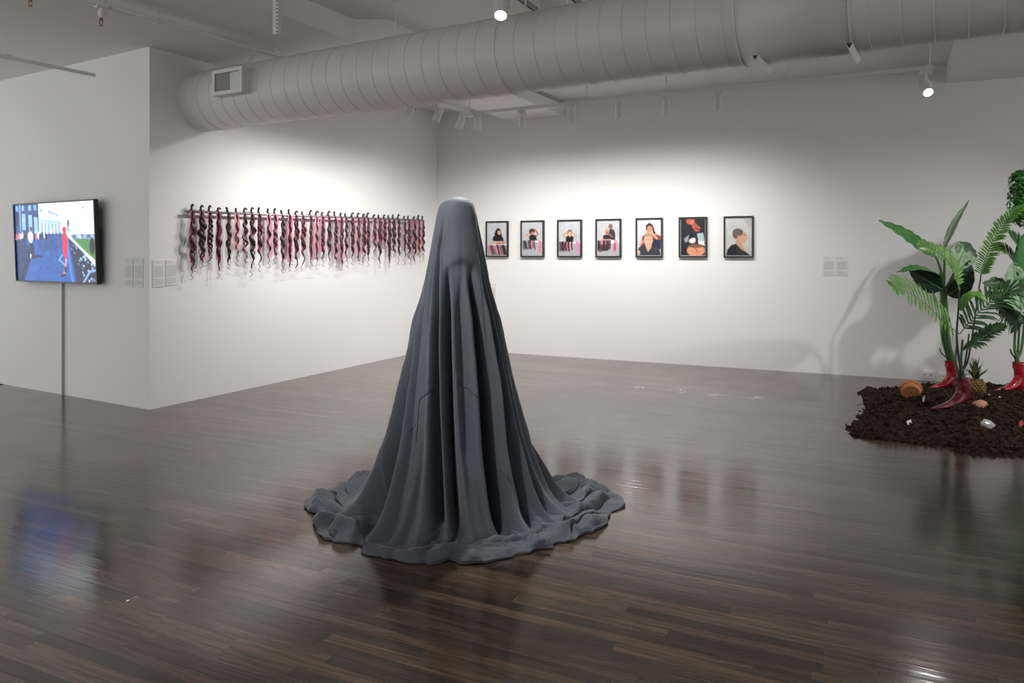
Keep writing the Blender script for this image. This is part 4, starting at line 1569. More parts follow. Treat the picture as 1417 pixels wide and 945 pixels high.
Xa = np.concatenate([Xb[1:], XP])
Ya = np.concatenate([Yb[1:], YP])
Za = np.concatenate([Zb[1:], ZP])
NR = Xa.shape[0]
fig = thing('draped_figure', 'standing figure wholly draped in a dark grey cloth pooling on the floor', 'draped figure', V((CX, CY, 0)))
verts = np.stack([Xa, Ya, Za], -1).reshape(-1, 3) - np.array([CX, CY, 0])
verts = np.concatenate([verts, [[0, 0, zrow[0]]]])
ii, jj = np.meshgrid(np.arange(NR - 1), np.arange(NT), indexing='ij')
a = ii * NT + jj
b = ii * NT + (jj + 1) % NT
quads = np.stack([a, a + NT, b + NT, b], -1).reshape(-1, 4)
apex = len(verts) - 1
me = bpy.data.meshes.new('cloth')
fan = [(apex, k, (k + 1) % NT) for k in range(NT)]
me.from_pydata(verts.tolist(), [], quads.tolist() + fan)
me.materials.append(M['cloth'])
me.polygons.foreach_set('use_smooth', [True] * len(me.polygons))
cl = bpy.data.objects.new('cloth', me)
cl.parent = fig
COL.objects.link(cl)

# seams sewn into the cloth, laid along the surface
Ug = U0 + F * Xa / Ya
Vg = V0 + F * (CAMZ - Za) / Ya
front = np.abs(np.degrees(theta)) < 80


def on_cloth(u, v):
    d2 = (Ug - u) ** 2 + (Vg - v) ** 2 + np.where(front[None, :], 0, 1e6)
    d2 = np.where(d2 < d2.min() + 1.5, Ya, 99)
    k = int(np.argmin(d2))
    i, j = divmod(k, NT)
    p = V((Xa[i, j], Ya[i, j], Za[i, j]))
    q = p - V((CX, CY, p.z))
    return p + q.normalized() * 0.001


for line in ([(580, 551.5), (596, 540), (611.5, 529.5)], [(614, 509), (623, 515)], [(631.5, 527), (645, 537), (668, 554.5)], [(567, 596), (574.5, 587)], [(580, 552), (577.5, 580), (575, 612)],
             [(689, 649), (705, 664), (728, 684)]):
    pts = []
    for (p, q) in zip(line[:-1], line[1:]):
        m_ = max(2, int(math.hypot(q[0] - p[0], q[1] - p[1]) / 1.5))
        pts += [on_cloth(p[0] + (q[0] - p[0]) * k / m_, p[1] + (q[1] - p[1]) * k / m_) for k in range(m_ + 1)]
    clean = [pts[0]]
    for p in pts[1:]:
        if 0.002 < (p - clean[-1]).length < 0.04:
            clean.append(p)
    if len(clean) > 2:
        mb = MB()
        mb.tube(clean, 0.0022, 6)
        mb.build('seam', M['seam'], fig)

# ------------------------------------------------------------------ soil bed
soil_px = [(1190, 541), (1196, 551), (1201, 560), (1196, 570), (1186, 583), (1180, 594), (1182, 604), (1205, 609), (1240, 612), (1280, 617), (1320, 622), (1350, 629), (1385, 631), (1420, 632)]
poly = [fl(u, v) for (u, v) in soil_px] + [V((4.6, 5.15, 0)), V((5.6, 5.6, 0)), V((6.0, 6.4, 0))] + [fl(1480, 560), fl(1440, 544)] + [fl(1400, 541), fl(1345, 536), fl(1295, 534), fl(1270, 539), (fl(1232, 543))]
PX = np.array([p.x for p in poly])
PY = np.array([p.y for p in poly])


def soil_h(x, y):
    x, y = np.asarray(x, float), np.asarray(y, float)
    ins = np.zeros(x.shape, bool)
    dm = np.full(x.shape, 9.0)
    n = len(PX)
    for i in range(n):
        x0, y0, x1, y1 = PX[i], PY[i], PX[(i + 1) % n], PY[(i + 1) % n]
        if y0 != y1:
            ins ^= ((y0 > y) != (y1 > y)) & (x < (x1 - x0) * (y - y0) / (y1 - y0) + x0)
        dx, dy = x1 - x0, y1 - y0
        t_ = np.clip(((x - x0) * dx + (y - y0) * dy) / (dx * dx + dy * dy), 0, 1)
        dm = np.minimum(dm, np.hypot(x - x0 - t_ * dx, y - y0 - t_ * dy))
    d = np.where(ins, dm, -dm) + 0.05 * vnoise(x * 7, y * 7, 71) + 0.03 * vnoise(x * 19, y * 19, 72)
    h = 0.105 * (1 - np.exp(-np.maximum(d, 0) / 0.22))
    h = h + np.clip(d / 0.1, 0, 1) * (0.022 * fbm(x * 3.2, y * 3.2, 73) + 0.016 * fbm(x * 13, y * 13, 74) + 0.006 * vnoise(x * 45, y * 45, 75))
    # mound round the front boot and behind it
    for (mx, my, mr, mh) in ((3.85, 6.35, 0.50, 0.075), (4.35, 6.0, 0.4, 0.05), (4.35, 7.2, 0.45, 0.03)):
        h = h + mh * np.exp(-(((x - mx) / mr) ** 2 + ((y - my) / mr) ** 2)) * np.clip(d / 0.15, 0, 1)
    return np.where(d > 0, np.maximum(h, 0.004), -0.004), d


gx, gy = np.meshgrid(np.linspace(2.3, 6.1, 300), np.linspace(4.9, 8.2, 260))
hh, dd = soil_h(gx, gy)
keep = dd > -0.012
idx = -np.ones(gx.shape, int)
quad_ok = keep[:-1, :-1] & keep[1:, :-1] & keep[:-1, 1:] & keep[1:, 1:]
used = np.zeros(gx.shape, bool)
for a_, b_ in ((0, 0), (1, 0), (0, 1), (1, 1)):
    used[a_:gx.shape[0] - 1 + a_, b_:gx.shape[1] - 1 + b_] |= quad_ok
idx[used] = np.arange(used.sum())
qi, qj = np.where(quad_ok)
mb = MB()
mb.v = [tuple(q) for q in np.stack([gx[used], gy[used], np.where(dd[used] > 0, hh[used], 0.0005)], -1)]
mb.f = [tuple(int(idx[i + a_, j + b_]) for a_, b_ in ((0, 0), (0, 1), (1, 1), (1, 0))) for i, j in zip(qi, qj)]
soil = thing('soil_bed', 'spread bed of dark brown potting soil on the wooden floor', 'soil', V((4.2, 6.4, 0)))
mb.build('ground', M['soil'], soil, smooth=False)
ico_v = [(0, 0, 1), (.894, 0, .447), (.276, .851, .447), (-.724, .526, .447), (-.724, -.526, .447), (.276, -.851, .447), (.724, .526, -.447), (-.276, .851, -.447), (-.894, 0, -.447), (-.276, -.851, -.447), (.724, -.526, -.447), (0, 0, -1)]
ico_f = [(0, 1, 2), (0, 2, 3), (0, 3, 4), (0, 4, 5), (0, 5, 1), (1, 6, 2), (2, 7, 3), (3, 8, 4), (4, 9, 5), (5, 10, 1), (2, 6, 7), (3, 7, 8), (4, 8, 9), (5, 9, 10), (1, 10, 6), (11, 7, 6), (11, 8, 7), (11, 9, 8), (11, 10, 9), (11, 6, 10)]
N = 9000
cxs = npr.uniform(2.4, 5.6, N)
cys = npr.uniform(5.0, 8.0, N)
ch, cd = soil_h(cxs, cys)
mb = MB()
for k in range(N):
    edge_ = -0.10 < cd[k] <= 0
    if cd[k] <= -0.10 or (edge_ and npr.random() > 0.30 * math.exp(cd[k] / 0.04)):
        continue
    rad = float(npr.choice((0.005, 0.007, 0.011, 0.018))) * (0.5 if edge_ else 1.0) * float(npr.uniform(.6, 1.2))
    sq = npr.uniform(.6, 1.2, 3)
    z0 = max(float(ch[k]), 0) + rad * 0.3
    mb.add([(cxs[k] + q[0] * rad * sq[0], cys[k] + q[1] * rad * sq[1], z0 + q[2] * rad * sq[2]) for q in ico_v], ico_f)
mb.build('soil_crumbs', M['crumb'], soil, kind='stuff')


def sh(x, y):
    return max(0.0, float(soil_h(np.array([x]), np.array([y]))[0][0]))


# ------------------------------------------------------------------ red boots
def boot(name, toe, heel, zb, height, mkey, label, lean=0.0):
    """pointed ankle boot; toe and heel are plan points, zb the height of its sole"""
    toe, heel = V((toe[0], toe[1], 0)), V((heel[0], heel[1], 0))
    fx = (toe - heel).normalized()
    fy = V((-fx.y, fx.x, 0))
    Ln = (toe - heel).length
    s = Ln / 0.27
    root = thing(name, label, 'boot', V((heel.x, heel.y, zb)), 'red ankle boots planted in the soil')

    def P(x, y, z):
        return heel + fx * (x * s) + fy * (y * s) + Z * (zb + z * s)
    hk = height / s
    # side outline: (lower or rear point, upper or front point, half width) from the toe to the cuff
    secs = [((.276, .008), (.276, .013), .003), ((.252, .004), (.254, .025), .015), ((.21, .003), (.212, .040), .027), ((.17, .005), (.171, .047), .036), ((.13, .008), (.138, .060), .040),
            ((.09, .016), (.110, .078), .041), ((.045, .030), (.086, .102), .040), ((-.006, .040), (.071, .132), .039), ((-.036, .070), (.070, .150), .040), ((-.034, .120), (.071, .175), .043),
            ((-.033, .170), (.073, .202), .045), ((-.034 + lean * .5, (.19 + hk) / 2), (.076 + lean * .5, (.21 + hk) / 2), .047), ((-.036 + lean, hk), (.080 + lean, hk), .049)]
    n = 20
    rings = []
    for i, (lo_, hi_, w) in enumerate(secs):
        mx_, mz_ = (lo_[0] + hi_[0]) / 2, (lo_[1] + hi_[1]) / 2
        hx_, hz_ = (hi_[0] - lo_[0]) / 2, (hi_[1] - lo_[1]) / 2
        ringp = []
        for k in range(n):
            a_ = 2 * math.pi * k / n
            ca, sa = math.cos(a_), math.sin(a_)
            sq = math.copysign(abs(ca) ** (0.75 if ca < 0 and i < 7 else 1.0), ca)
            ringp.append(P(mx_ + hx_ * sq, w * sa, mz_ + hz_ * sq))
        rings.append(ringp)
    mb = MB()
    vs = [p for r_ in rings for p in r_]
    fs = []
    for i in range(len(rings) - 1):
        for k in range(n):
            a_, b_ = i * n + k, i * n + (k + 1) % n
            fs.append((a_, b_, b_ + n, a_ + n))
    fs.append(tuple(range(n))[::-1])
    # rolled inner lip
    m0 = len(vs)
    cen = sum(rings[-1], V((0, 0, 0))) / n
    vs += [cen + (p - cen) * 0.94 - Z * 0.002 for p in rings[-1]] + [cen + (p - cen) * 0.90 - Z * 0.06 for p in rings[-1]]
    top0 = (len(rings) - 1) * n
    for k in range(n):
        k2 = (k + 1) % n
        fs.append((top0 + k, top0 + k2, m0 + k2, m0 + k))
        fs.append((m0 + k, m0 + k2, m0 + n + k2, m0 + n + k))
    mb.add(vs, fs)
    up = mb.build('upper', M[mkey], root, smooth=True)
    mf_ = MB()
    rim_ = [cen + (p - cen) * 0.90 - Z * 0.030 for p in rings[-1]]
    mf_.add(rim_ + [cen - Z * 0.022], [(k, (k + 1) % n, n) for k in range(n)])
    mf_.build('soil_fill', M['soil'], root)
    sub = up.modifiers.new('smooth', 'SUBSURF')
    sub.levels = sub.render_levels = 1
    mb = MB()
    pr = [(-0.012, .062, .022), (-0.004, .0, .012)]
    for z0, z1, x0, x1, w0, w1 in ((0.052, -0.012, 0.004, 0.006, 0.027, 0.018),):
        vs = [P(x0 - .032, -w0, z0), P(x0 + .026, -w0, z0 - .006), P(x0 + .026, w0, z0 - .006), P(x0 - .032, w0, z0), P(x1 - .020, -w1, z1), P(x1 + .012, -w1, z1), P(x1 + .012, w1, z1), P(x1 - .020, w1, z1)]
        mb.add(vs, [(0, 1, 2, 3), (7, 6, 5, 4), (0, 4, 5, 1), (1, 5, 6, 2), (2, 6, 7, 3), (3, 7, 4, 0)])
    mb.build('heel', M[mkey], root)
    mb = MB()
    sl = [(-.02, .028, .038), (.04, .031, .026), (.09, .033, .010), (.14, .037, .001), (.19, .034, -.001), (.235, .022, .001), (.276, .004, .006)]
    vs, fs = [], []
    for (x, w, z) in sl:
        vs += [P(x, -w, z), P(x, w, z), P(x, w, z + .007), P(x, -w, z + .007)]
    for i in range(len(sl) - 1):
        for e in range(4):
            fs.append((i * 4 + e, i * 4 + (e + 1) % 4, i * 4 + 4 + (e + 1) % 4, i * 4 + 4 + e))
    mb.add(vs, fs)
    mb.build('sole', M['sole'], root)
    return P(0.022 + lean, 0, hk)


def plan(u, Y):
    return ((u - U0) / F * Y, Y)


zbf = CAMZ - (567 - V0) * 6.2 / F
top_front = boot('ankle_boot', plan(1289, 6.17), plan(1336, 6.21), zbf, 0.262, 'boot_dark', 'dark red patent ankle boot with the slim palm growing from it', 0.012)
zbr = CAMZ - (537.5 - V0) * 7.3 / F
top_rear = boot('ankle_boot', plan(1286, 7.27), plan(1319, 7.32), zbr, 0.265, 'boot', 'bright red ankle boot holding the broad-leaved plant beside the outlets', 0.01)
zbq = CAMZ - (541.5 - V0) * 7.0 / F
top_right = boot('ankle_boot', plan(1377, 6.97), plan(1414, 7.01), zbq, 0.27, 'boot', 'bright red ankle boot at the foot of the ivy-side palm', 0.01)

# ------------------------------------------------------------------ plants
def leaf(parent, pts, width, nrm, m, fold=0.25, n=16, droop=0.0, peak=0.45, rib=True, name='leaf'):
    """broad leaf with a raised midrib, bowed across; nrm is the way its face looks"""
    c = bez(pts, 8)
    m_ = len(c)
    nrm = V(nrm).normalized()
    mb = MB()
    vs, fs = [], []
    W = 7
    for i, p in enumerate(c):
        tt = i / (m_ - 1)
        tg = (c[min(i + 1, m_ - 1)] - c[max(i - 1, 0)]).normalized()
        side = tg.cross(nrm).normalized()
        up = side.cross(tg).normalized()
        x = tt ** (math.log(0.5) / math.log(peak))
        w = width * max(0.02, math.sin(math.pi * x)) ** 0.75
        for k in range(W):
            s_ = (k - 3) / 3.0
            rip = 0.035 * width * math.sin(tt * 40 + k) * abs(s_)
            vs.append(p + side * (w * s_ * 0.5) + up * (w * (abs(s_) * fold - droop * s_ * s_) + rip))
    for i in range(m_ - 1):
        for k in range(W - 1):
            a_ = i * W + k
            fs.append((a_, a_ + 1, a_ + W + 1, a_ + W))
    mb.add(vs, fs)
    o = mb.build(name, m, parent, smooth=True)
    sol = o.modifiers.new('thickness', 'SOLIDIFY')
    sol.thickness = 0.0012
    if rib:
        mb = MB()
        mb.tube(c, [0.006 * (1 - 0.75 * i / (m_ - 1)) for i in range(m_)], 6)
        mb.build('midrib', M['rib'], o)
    return o


def frond(parent, pts, ll, m, n=26, seed=1, start=0.12, droop=0.5, spread=60, rr=0.004, nrm=(0, -0.5, 0.86), wd=0.019, mst='palm_dark'):
    """palm frond: a rachis with two ranks of narrow leaflets"""
    r = random.Random(seed)
    c = bez(pts, 10)
    m_ = len(c)
    nrm = V(nrm).normalized()
    mb = MB()
    mb.tube(c, [rr * (1 - 0.7 * i / (m_ - 1)) for i in range(m_)], 6)
    fr = mb.build('frond', M[mst], parent, smooth=True)
    mb = MB()
    for k in range(n):
        tt = start + (1 - start) * (k + 0.5) / n
        i = min(m_ - 2, int(tt * (m_ - 1)))
        p = c[i].lerp(c[i + 1], tt * (m_ - 1) - i)
        tg = (c[i + 1] - c[i]).normalized()
        side = tg.cross(nrm).normalized()
        up = side.cross(tg).normalized()
        shp = math.sin(math.pi * min(1, 0.18 + 0.80 * (tt - start) / (1 - start))) ** 0.6
        for s_ in (-1, 1):
            L_ = ll * shp * r.uniform(.85, 1.1)
            an = math.radians(spread * (1 - 0.45 * tt) + r.uniform(-6, 6))
            d0 = (tg * math.cos(an) + side * (s_ * math.sin(an)) + up * 0.25).normalized()
            q = [p, p + d0 * L_ * .33, p + d0 * L_ * .68 - Z * (L_ * .10 * droop), p + d0 * L_ * 0.97 - Z * (L_ * .42 * droop)]
            wv = d0.cross(up).normalized()
            wv = (wv + up * (0.35 * s_)).normalized()
            ws = [wd * .25, wd * .55, wd * .5, 0.0008]
            vs = []
            for a_, w_ in zip(q, ws):
                vs += [a_ - wv * w_, a_ + up * (-w_ * 0.35), a_ + wv * w_]
            fs = []
            for e in range(3):
                fs += [(e * 3, e * 3 + 1, e * 3 + 4, e * 3 + 3), (e * 3 + 1, e * 3 + 2, e * 3 + 5, e * 3 + 4)]
            mb.add(vs, fs)
    mb.build('leaflets', m, fr, kind='stuff')
    return fr


def stem(parent, pts, r0, r1, m, name='stem'):
    c = bez(pts, 8)
    n = len(c)
    mb = MB()
    mb.tube(c, [r0 + (r1 - r0) * i / (n - 1) for i in range(n)], 10)
    return mb.build(name, m, parent, smooth=True)


# broad-leaved plant in the rear boot
YR = 7.25
tr = top_rear
bp_ = thing('broad_leaved_plant', 'tall plant with big paddle leaves growing from the red boot by the outlets', 'plant', tr - Z * 0.06)
YR = tr.y
stem(bp_, [tr - Z * 0.05, tr + Z * 0.03, px(1310, 470, YR), px(1307, 430, YR), px(1305, 398, YR)], 0.034, 0.032, M['stem'], 'trunk')
stem(bp_, [tr - Z * 0.04 + V((-.02, 0, 0)), tr + Z * 0.03 + V((-.028, 0, 0)), px(1304, 470, YR), px(1300, 440, YR)], 0.014, 0.006, M['stem'], 'sheath')
stem(bp_, [tr - Z * 0.03 + V((-.030, -.012, 0)), tr + Z * 0.02 + V((-.034, -.012, 0)), px(1303, 489, YR - .02), px(1300, 482, YR - .03)], 0.008, 0.004, M['stem_dark'], 'sheath')
for pts in ([(1304, 402), (1303, 380), (1298, 362), (1291, 350)], [(1306, 402), (1307, 370), (1307, 345)], [(1308, 402), (1315, 388), (1322, 374)], [(1305, 405), (1303, 392), (1300, 378)], [(1307, 405), (1314, 404), (1318, 400)]):
    stem(bp_, [px(u, v, YR) for u, v in pts], 0.014, 0.008, M['stem'], 'leaf_stalk')
leaf(bp_, [px(1294, 353, YR), px(1272, 340, YR - .08), px(1246, 322, YR - .12), px(1216, 305, YR - .15)], 0.19, (0.25, -0.75, 0.55), M['leaf'], 0.12, peak=0.38)
leaf(bp_, [px(1306, 347, YR), px(1314, 330, YR + .03), px(1324, 308, YR + .02), px(1341, 277, YR)], 0.10, (-0.96, -0.20, 0.1), M['leaf_pale'], 0.22, peak=0.5)
leaf(bp_, [px(1320, 378, YR - .05), px(1327, 362, YR - .02), px(1334, 347, YR), px(1341, 336, YR + .02)], 0.25, (-0.2, -0.9, 0.25), M['leaf_pale'], 0.12, peak=0.55)
leaf(bp_, [px(1304, 386, YR - .05), px(1288, 374, YR - .12), px(1266, 370, YR - .18), px(1241, 377, YR - .22)], 0.14, (0.1, -0.35, 0.93), M['leaf'], 0.10, peak=0.42, droop=.1)
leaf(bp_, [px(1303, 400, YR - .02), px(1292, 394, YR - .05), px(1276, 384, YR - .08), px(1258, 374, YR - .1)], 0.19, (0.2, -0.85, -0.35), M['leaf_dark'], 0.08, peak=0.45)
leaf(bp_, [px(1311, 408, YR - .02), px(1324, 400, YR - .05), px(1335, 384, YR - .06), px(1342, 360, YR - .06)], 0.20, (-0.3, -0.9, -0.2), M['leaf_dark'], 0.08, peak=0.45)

# slim palm in the dark boot
YF = 6.22
tf = top_front
sp_ = thing('slim_palm', 'slim palm with feathery arching fronds growing from the dark red boot', 'plant', tf - Z * 0.06)
for pts, r0 in (([(1324, 470), (1326, 430), (1328, 398)], .010), ([(1330, 500), (1332, 470)], .013), ([(1336, 500), (1341, 462)], .010), ([(1322, 500), (1324, 478)], .012), ([(1339, 500), (1349, 440), (1354, 405), (1358, 378)], .008)):
    jx_, jy_ = rng.uniform(-.02, .02), rng.uniform(-.015, .015)
    stem(sp_, [tf - Z * 0.05 + V((jx_, jy_, 0)), tf + Z * 0.03 + V((jx_, jy_, 0))] + [px(u, v, YF) for u, v in pts], r0, r0 * 0.6, M['stem_dark'] if r0 < .011 else M['palm_dark'])
for k in range(7):
    a_ = k * 0.9
    leaf(sp_, [tf - Z * 0.04 + V((.020 * math.cos(a_), .020 * math.sin(a_), 0)), tf + V((.030 * math.cos(a_), .030 * math.sin(a_), .025)), tf + V((.068 * math.cos(a_), .068 * math.sin(a_), .032 + .02 * (k % 3)))],
         0.016, (math.cos(a_), math.sin(a_), .4), M['palm_dark'], 0.1, rib=False, name='blade')
frond(sp_, [px(1327, 462, YF), px(1305, 444, YF - .05), px(1278, 418, YF - .12), px(1250, 402, YF - .2), px(1236, 399, YF - .25)], 0.25, M['palm'], 21, 1, .10, .45, 64, nrm=(0.15, -0.72, 0.68))
frond(sp_, [px(1328, 402, YF), px(1320, 378, YF - .06), px(1308, 357, YF - .1), px(1284, 342, YF - .15), px(1272, 342, YF - .2)], 0.14, M['palm'], 24, 2, .06, .7, 65, nrm=(0.3, -0.7, 0.6))
frond(sp_, [px(1328, 400, YF), px(1322, 372, YF + .04), px(1306, 350, YF + .08), px(1296, 344, YF + .1)], 0.12, M['palm'], 20, 3, .06, .6, 60, nrm=(0.5, -0.7, 0.4))
frond(sp_, [px(1328, 462, YF), px(1345, 442, YF - .05), px(1368, 420, YF - .1), px(1392, 405, YF - .15), px(1402, 405, YF - .2)], 0.21, M['palm_dark'], 22, 4, .08, .5, 60, nrm=(-0.2, -0.65, 0.72))
frond(sp_, [px(1330, 484, YF), px(1345, 477, YF - .08), px(1368, 462, YF - .15), px(1390, 451, YF - .2)], 0.13, M['palm_dark'], 24, 5, .05, .4, 58, nrm=(-0.1, -0.6, 0.8))
frond(sp_, [px(1357, 382, YF), px(1363, 360, YF), px(1376, 330, YF - .02), px(1394, 302, YF - .05), px(1420, 282, YF - .1)], 0.10, M['palm'], 34, 6, .02, .4, 66, nrm=(-0.45, -0.8, 0.35), wd=.018)
leaf(sp_, [px(1329, 430, YF - .03), px(1337, 414, YF - .06), px(1352, 408, YF - .1), px(1368, 420, YF - .16)], 0.09, (-0.1, -0.5, 0.85), M['palm'], 0.15)

# palm in the right boot
YQ = 7.02
tq = top_right
rp = thing('leafy_palm', 'dense leafy palm growing from the red boot nearest the ivy', 'plant', tq - Z * 0.06)
for pts, r0 in (([(1404, 480), (1406, 440)], .016), ([(1409, 480), (1412, 430)], .013), ([(1414, 480), (1420, 420)], .015), ([(1400, 489), (1398, 483)], .010)):
    jx_, jy_ = (-.026 if r0 < .011 else rng.uniform(-.018, .018)), rng.uniform(-.012, .012)
    stem(rp, [tq - Z * 0.05 + V((jx_, jy_, 0)), tq + Z * 0.03 + V((jx_ * 1.1, jy_, 0))] + [px(u, v, YQ) for u, v in pts], r0, r0 * 0.6, M['stem'] if r0 > .011 else M['stem_dark'])
frond(rp, [px(1410, 450, YQ), px(1398, 432, YQ - .05), px(1384, 416, YQ - .1), px(1366, 408, YQ - .2)], 0.20, M['palm_dark'], 22, 11, .08, .6, 60, nrm=(0.2, -0.75, 0.6))
frond(rp, [px(1413, 452, YQ - .1), px(1404, 440, YQ - .15), px(1392, 432, YQ - .2), px(1378, 420, YQ - .25)], 0.22, M['palm_dark'], 20, 12, .08, .7, 55, nrm=(0.4, -0.85, 0.2), wd=.022)
frond(rp, [px(1414, 440, YQ), px(1405, 410, YQ - .08), px(1388, 393, YQ - .12), px(1362, 393, YQ - .2)], 0.15, M['palm_dark'], 24, 13, .1, .9, 65, nrm=(0.2, -0.6, 0.75))
frond(rp, [px(1418, 430, YQ), px(1410, 385, YQ - .08), px(1396, 352, YQ - .15), px(1374, 340, YQ - .2)], 0.16, M['palm'], 26, 14, .15, .7, 62, nrm=(0.3, -0.7, 0.6))
frond(rp, [px(1420, 430, YQ), px(1420, 380, YQ - .1), px(1412, 345, YQ - .18), px(1396, 322, YQ - .25)], 0.18, M['palm_dark'], 26, 15, .2, .5, 60, nrm=(0.4, -0.8, 0.4), wd=.02)
frond(rp, [px(1421, 420, YQ), px(1432, 370, YQ), px(1440, 330, YQ - .1)], 0.22, M['palm'], 24, 16, .1, .6, 60)
leaf(rp, [px(1419, 428, YQ - .2), px(1410, 408, YQ - .25), px(1404, 386, YQ - .28), px(1402, 362, YQ - .28)], 0.22, (-0.1, -0.9, 0.3), M['leaf_pale'], 0.12, peak=0.5)
leaf(rp, [px(1421, 452, YQ - .2), px(1414, 436, YQ - .25), px(1404, 426, YQ - .3), px(1384, 412, YQ - .35)], 0.15, (0.2, -0.6, 0.7), M['leaf_pale'], 0.12, peak=0.5)
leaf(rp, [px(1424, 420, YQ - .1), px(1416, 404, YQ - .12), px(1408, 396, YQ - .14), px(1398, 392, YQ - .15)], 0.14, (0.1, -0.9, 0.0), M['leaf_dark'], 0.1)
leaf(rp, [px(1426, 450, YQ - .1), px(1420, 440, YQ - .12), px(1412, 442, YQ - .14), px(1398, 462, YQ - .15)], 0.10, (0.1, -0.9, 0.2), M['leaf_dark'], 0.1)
leaf(rp, [px(1421, 400, YQ - .3), px(1425, 350, YQ - .3), px(1432, 310, YQ - .3)], 0.24, (-0.3, -0.9, 0.2), M['leaf'], 0.1)

# ivy that stands beside the right boot, on a stem rooted in the soil outside the picture
YI = 6.85
ivx = (1446 - U0) / F * 6.55
iv = thing('ivy_bush', 'bushy head of small bright green ivy leaves above the palms', 'plant', V((ivx, 6.55, sh(ivx, 6.55))))
stem(iv, [V((ivx, 6.55, sh(ivx, 6.55) - .03)), px(1448, 450, 6.55), px(1446, 360, 6.57), px(1436, 262, YI - .05)], 0.018, 0.010, M['stem_dark'])
ri = random.Random(77)
mb = MB()
blobs = [(1424, 268, 26, 34), (1412, 250, 14, 16), (1410, 285, 14, 16), (1418, 300, 16, 14), (1440, 262, 30, 36), (1402, 282, 7, 10), (1404, 258, 6, 8)]
for k in range(2600):
    bu, bv, ru, rv_ = ri.choices(blobs, weights=[b[2] * b[3] for b in blobs])[0]
    th_, ph_ = ri.uniform(0, 2 * math.pi), math.acos(ri.uniform(-1, 1))
    rad = ri.uniform(.72, 1.04)
    p = px(bu + ru * rad * math.sin(ph_) * math.cos(th_), bv - rv_ * rad * math.cos(ph_), YI)
    p.y += ru * K * 1.6 * rad * math.sin(ph_) * math.sin(th_)
    nn = V((math.sin(ph_) * math.cos(th_) + ri.uniform(-.6, .6), math.sin(ph_) * math.sin(th_) + ri.uniform(-.6, .6), math.cos(ph_) + ri.uniform(-.3, .8))).normalized()
    a_ = nn.orthogonal().normalized()
    a_ = (a_ * math.cos(k) + nn.cross(a_) * math.sin(k)).normalized()
    b_ = nn.cross(a_)
    s_ = ri.uniform(.012, .021)
    mb.add([p - a_ * s_, p + b_ * s_ * .8 + nn * s_ * .2, p + a_ * s_ * 1.1, p - b_ * s_ * .8 + nn * s_ * .2], [(0, 1, 2, 3)])
mb.build('foliage', M['ivy'], iv, kind='stuff')
mb = MB()
for k in range(60):
    bu = ri.uniform(1391, 1404)
    p = px(bu, 262 - (bu - 1391) * .9 + ri.uniform(-2, 2), YI - .05) if k < 20 else px(1398 + ri.uniform(-3, 4), 275 + ri.uniform(0, 18), YI - .05)
    nn = V((ri.uniform(-1, 1), -1, ri.uniform(-1, 1))).normalized()
    a_ = nn.orthogonal().normalized()
    b_ = nn.cross(a_)
    s_ = ri.uniform(.006, .012)
    mb.add([p - a_ * s_, p + b_ * s_ * .8, p + a_ * s_ * 1.1, p - b_ * s_ * .8], [(0, 1, 2, 3)])
mb.build('trailing_sprig', M['leaf_pale'], iv, kind='stuff')

# ------------------------------------------------------------------ pineapple
pc = px(1350, 545, 6.72)
zp = sh(pc.x, pc.y) - 0.03
pt = thing('pineapple', 'ripe pineapple with a spiky crown standing in the soil between the boots', 'pineapple', V((pc.x, pc.y, zp)))
mb = MB()
ztop = CAMZ - (524 - V0) * 6.72 / F
hgt = ztop - zp
prof = [(0, 0.0), (0.004, .05)] + [(hgt * t_, 0.074 * math.sin(math.pi * (0.22 + 0.60 * t_)) ** 0.7) for t_ in (0.08, .2, .35, .5, .65, .8, .92)] + [(hgt, .03), (hgt + .004, 0)]
mb.lathe(V((pc.x, pc.y, zp)), Z, prof, 24)
body = mb.build('body', M['pine'], pt, smooth=True)
mb = MB()
for i in range(9):
    for k in range(14):
        t_ = (i + 0.5) / 9
        a_ = 2 * math.pi * (k + 0.5 * (i % 2)) / 14
        rr0 = 0.074 * math.sin(math.pi * (0.22 + 0.60 * t_)) ** 0.7
        c = V((pc.x + rr0 * math.cos(a_), pc.y + rr0 * math.sin(a_), zp + hgt * t_))
        n_ = V((math.cos(a_), math.sin(a_), 0))
        tg = V((-n_.y, n_.x, 0))
        s_ = rr0 * 0.21
        mb.add([c - tg * s_, c - Z * s_, c + tg * s_, c + Z * s_, c + n_ * 0.010 + Z * 0.003], [(0, 1, 4), (1, 2, 4), (2, 3, 4), (3, 0, 4)])
mb.build('eyes', M['pine'], pt, kind='stuff')
for k in range(30):
    ring_ = k // 10
    a_ = 2 * math.pi * (k * 0.618)
    ou = (0.085, 0.055, 0.025)[ring_] * rng.uniform(.85, 1.15)
    up_ = (0.10, 0.155, 0.19)[ring_] * rng.uniform(.85, 1.1)
    c0 = V((pc.x, pc.y, ztop - 0.01))
    d_ = V((math.cos(a_), math.sin(a_), 0))
    leaf(pt, [c0 + d_ * 0.015, c0 + d_ * ou * .55 + Z * up_ * .5, c0 + d_ * ou * 1.2 + Z * up_], 0.026, d_ * -0.6 + Z, M['crown'] if k % 3 else M['leaf_dark'], 0.2, rib=False, peak=0.3, name='crown_leaf')
# dry stalk at its foot
p0 = px(1362, 546, 6.6)

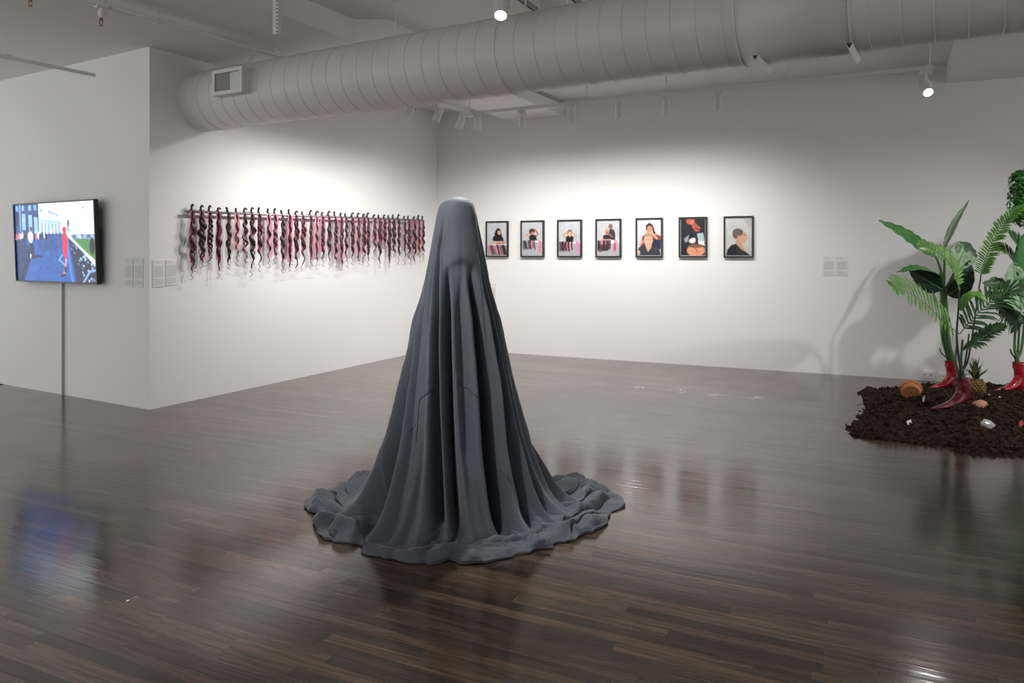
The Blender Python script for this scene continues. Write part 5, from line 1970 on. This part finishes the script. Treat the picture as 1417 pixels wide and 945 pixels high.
# ------------------------------------------------------------------ terracotta and shards
c0 = px(1261, 551.5, 6.75)
zc_ = sh(c0.x, c0.y)
ax = V((-0.42, -0.85, -0.26)).normalized()        # the foot of the tipped pot looks this way
c0.z = max(c0.z, zc_ + 0.055)
tp = thing('terracotta_pot', 'small terracotta pot tipped over on the soil, its drain hole showing', 'pot', V((c0.x, c0.y, zc_)))
mb = MB()
base = c0 + ax * 0.045
mb.lathe(base, -ax, [(0.0, 0.010), (0.0, 0.066), (0.004, 0.070), (0.052, 0.082), (0.053, 0.090), (0.085, 0.092), (0.085, 0.083), (0.052, 0.075), (0.012, 0.062), (0.012, 0.010), (0.0, 0.010)], 32)
mb.build('body', M['terra'], tp, smooth=False)


def shard(name, label, cat, c, r, nrm, m, thick=0.006, seed=1, n=7, dome=0.0, stretch=(1, 1), group=None):
    rr0 = random.Random(seed)
    nrm = V(nrm).normalized()
    a_ = nrm.orthogonal().normalized()
    b_ = nrm.cross(a_)
    pts = [(r * rr0.uniform(.7, 1.1) * stretch[0] * math.cos(2 * math.pi * k / n), r * rr0.uniform(.7, 1.1) * stretch[1] * math.sin(2 * math.pi * k / n)) for k in range(n)]
    mb = MB()
    vs = []
    for off in (0, -thick):
        for f in (1.0, 0.6):
            vs += [V(c) + a_ * (x * f) + b_ * (y * f) + nrm * (off + dome * (1 - f * f)) for x, y in pts]
        vs.append(V(c) + nrm * (off + dome))
    fs = []
    for k in range(n):
        k2 = (k + 1) % n
        fs += [(k, k2, n + k2, n + k), (n + k, n + k2, 2 * n)]
        o2 = 2 * n + 1
        fs += [(o2 + k2, o2 + k, o2 + n + k, o2 + n + k2), (o2 + n + k2, o2 + n + k, o2 + 2 * n)]
        fs.append((k, o2 + k, o2 + k2, k2))
    mb.add(vs, fs)
    o = mb.build(name, m, None, smooth=False)
    return tag(o, label, cat, group)


def on_soil(u, v, Y, lift=0.0):
    p = px(u, v, Y)
    p.z = sh(p.x, p.y) + lift
    return p


def at_soil(u, v, lift=0.0):
    """where the photograph's pixel meets the soil"""
    for k in range(700):
        Y = 5.1 + k * 0.004
        p = px(u, v, Y)
        if p.z <= sh(p.x, p.y):
            break
    p.z = sh(p.x, p.y) + lift
    return p


GS = 'white shards lying on the soil'
p = at_soil(1357, 563, 0.012)
shard('terracotta_shard', 'curved pale terracotta shard half buried beside the dark red boot', 'shard', p, 0.078, (0.1, -0.45, 0.85), M['terra_pale'], 0.010, 4, 9, 0.045, (1.1, .8))
shard('ceramic_shard', 'white triangular shard lying on the soil before the tipped pot', 'shard', at_soil(1258, 587, 0.012), 0.034, (0.1, -0.6, 0.8), M['ceramic'], 0.006, 6, 4, 0, (1.3, .7), GS)
shard('ceramic_shard', 'white sliver leaning against the tipped terracotta pot', 'shard', at_soil(1278, 557, 0.026), 0.034, (-0.5, -0.6, 0.6), M['ceramic'], 0.006, 8, 5, 0, (1.5, .3), GS)
shard('ceramic_shard', 'small white shard on the soil near the right-hand red boot', 'shard', at_soil(1384, 551, 0.008), 0.018, (0, -0.5, 0.9), M['ceramic'], 0.005, 9, 5, 0, (1.2, .6), GS)
shard('ceramic_shard', 'cream shard beside the foot of the pineapple', 'shard', at_soil(1368.5, 548, 0.010), 0.018, (0.2, -0.5, 0.9), M['terra_pale'], 0.005, 10, 5, 0, (1.3, .6), GS)
shard('glass_lump', 'cloudy clear glass lump lying on the front slope of the soil', 'glass lump', at_soil(1369, 592, 0.020), 0.058, (0.05, -0.75, 0.65), M['glass'], 0.026, 12, 8, 0.012, (.75, 1.05))
shard('red_shard', 'pinkish red sliver lying on the soil past the glass lump', 'shard', at_soil(1413, 589, 0.014), 0.034, (0, -0.6, 0.8), M['boot'], 0.006, 14, 6, 0, (1.5, .45))
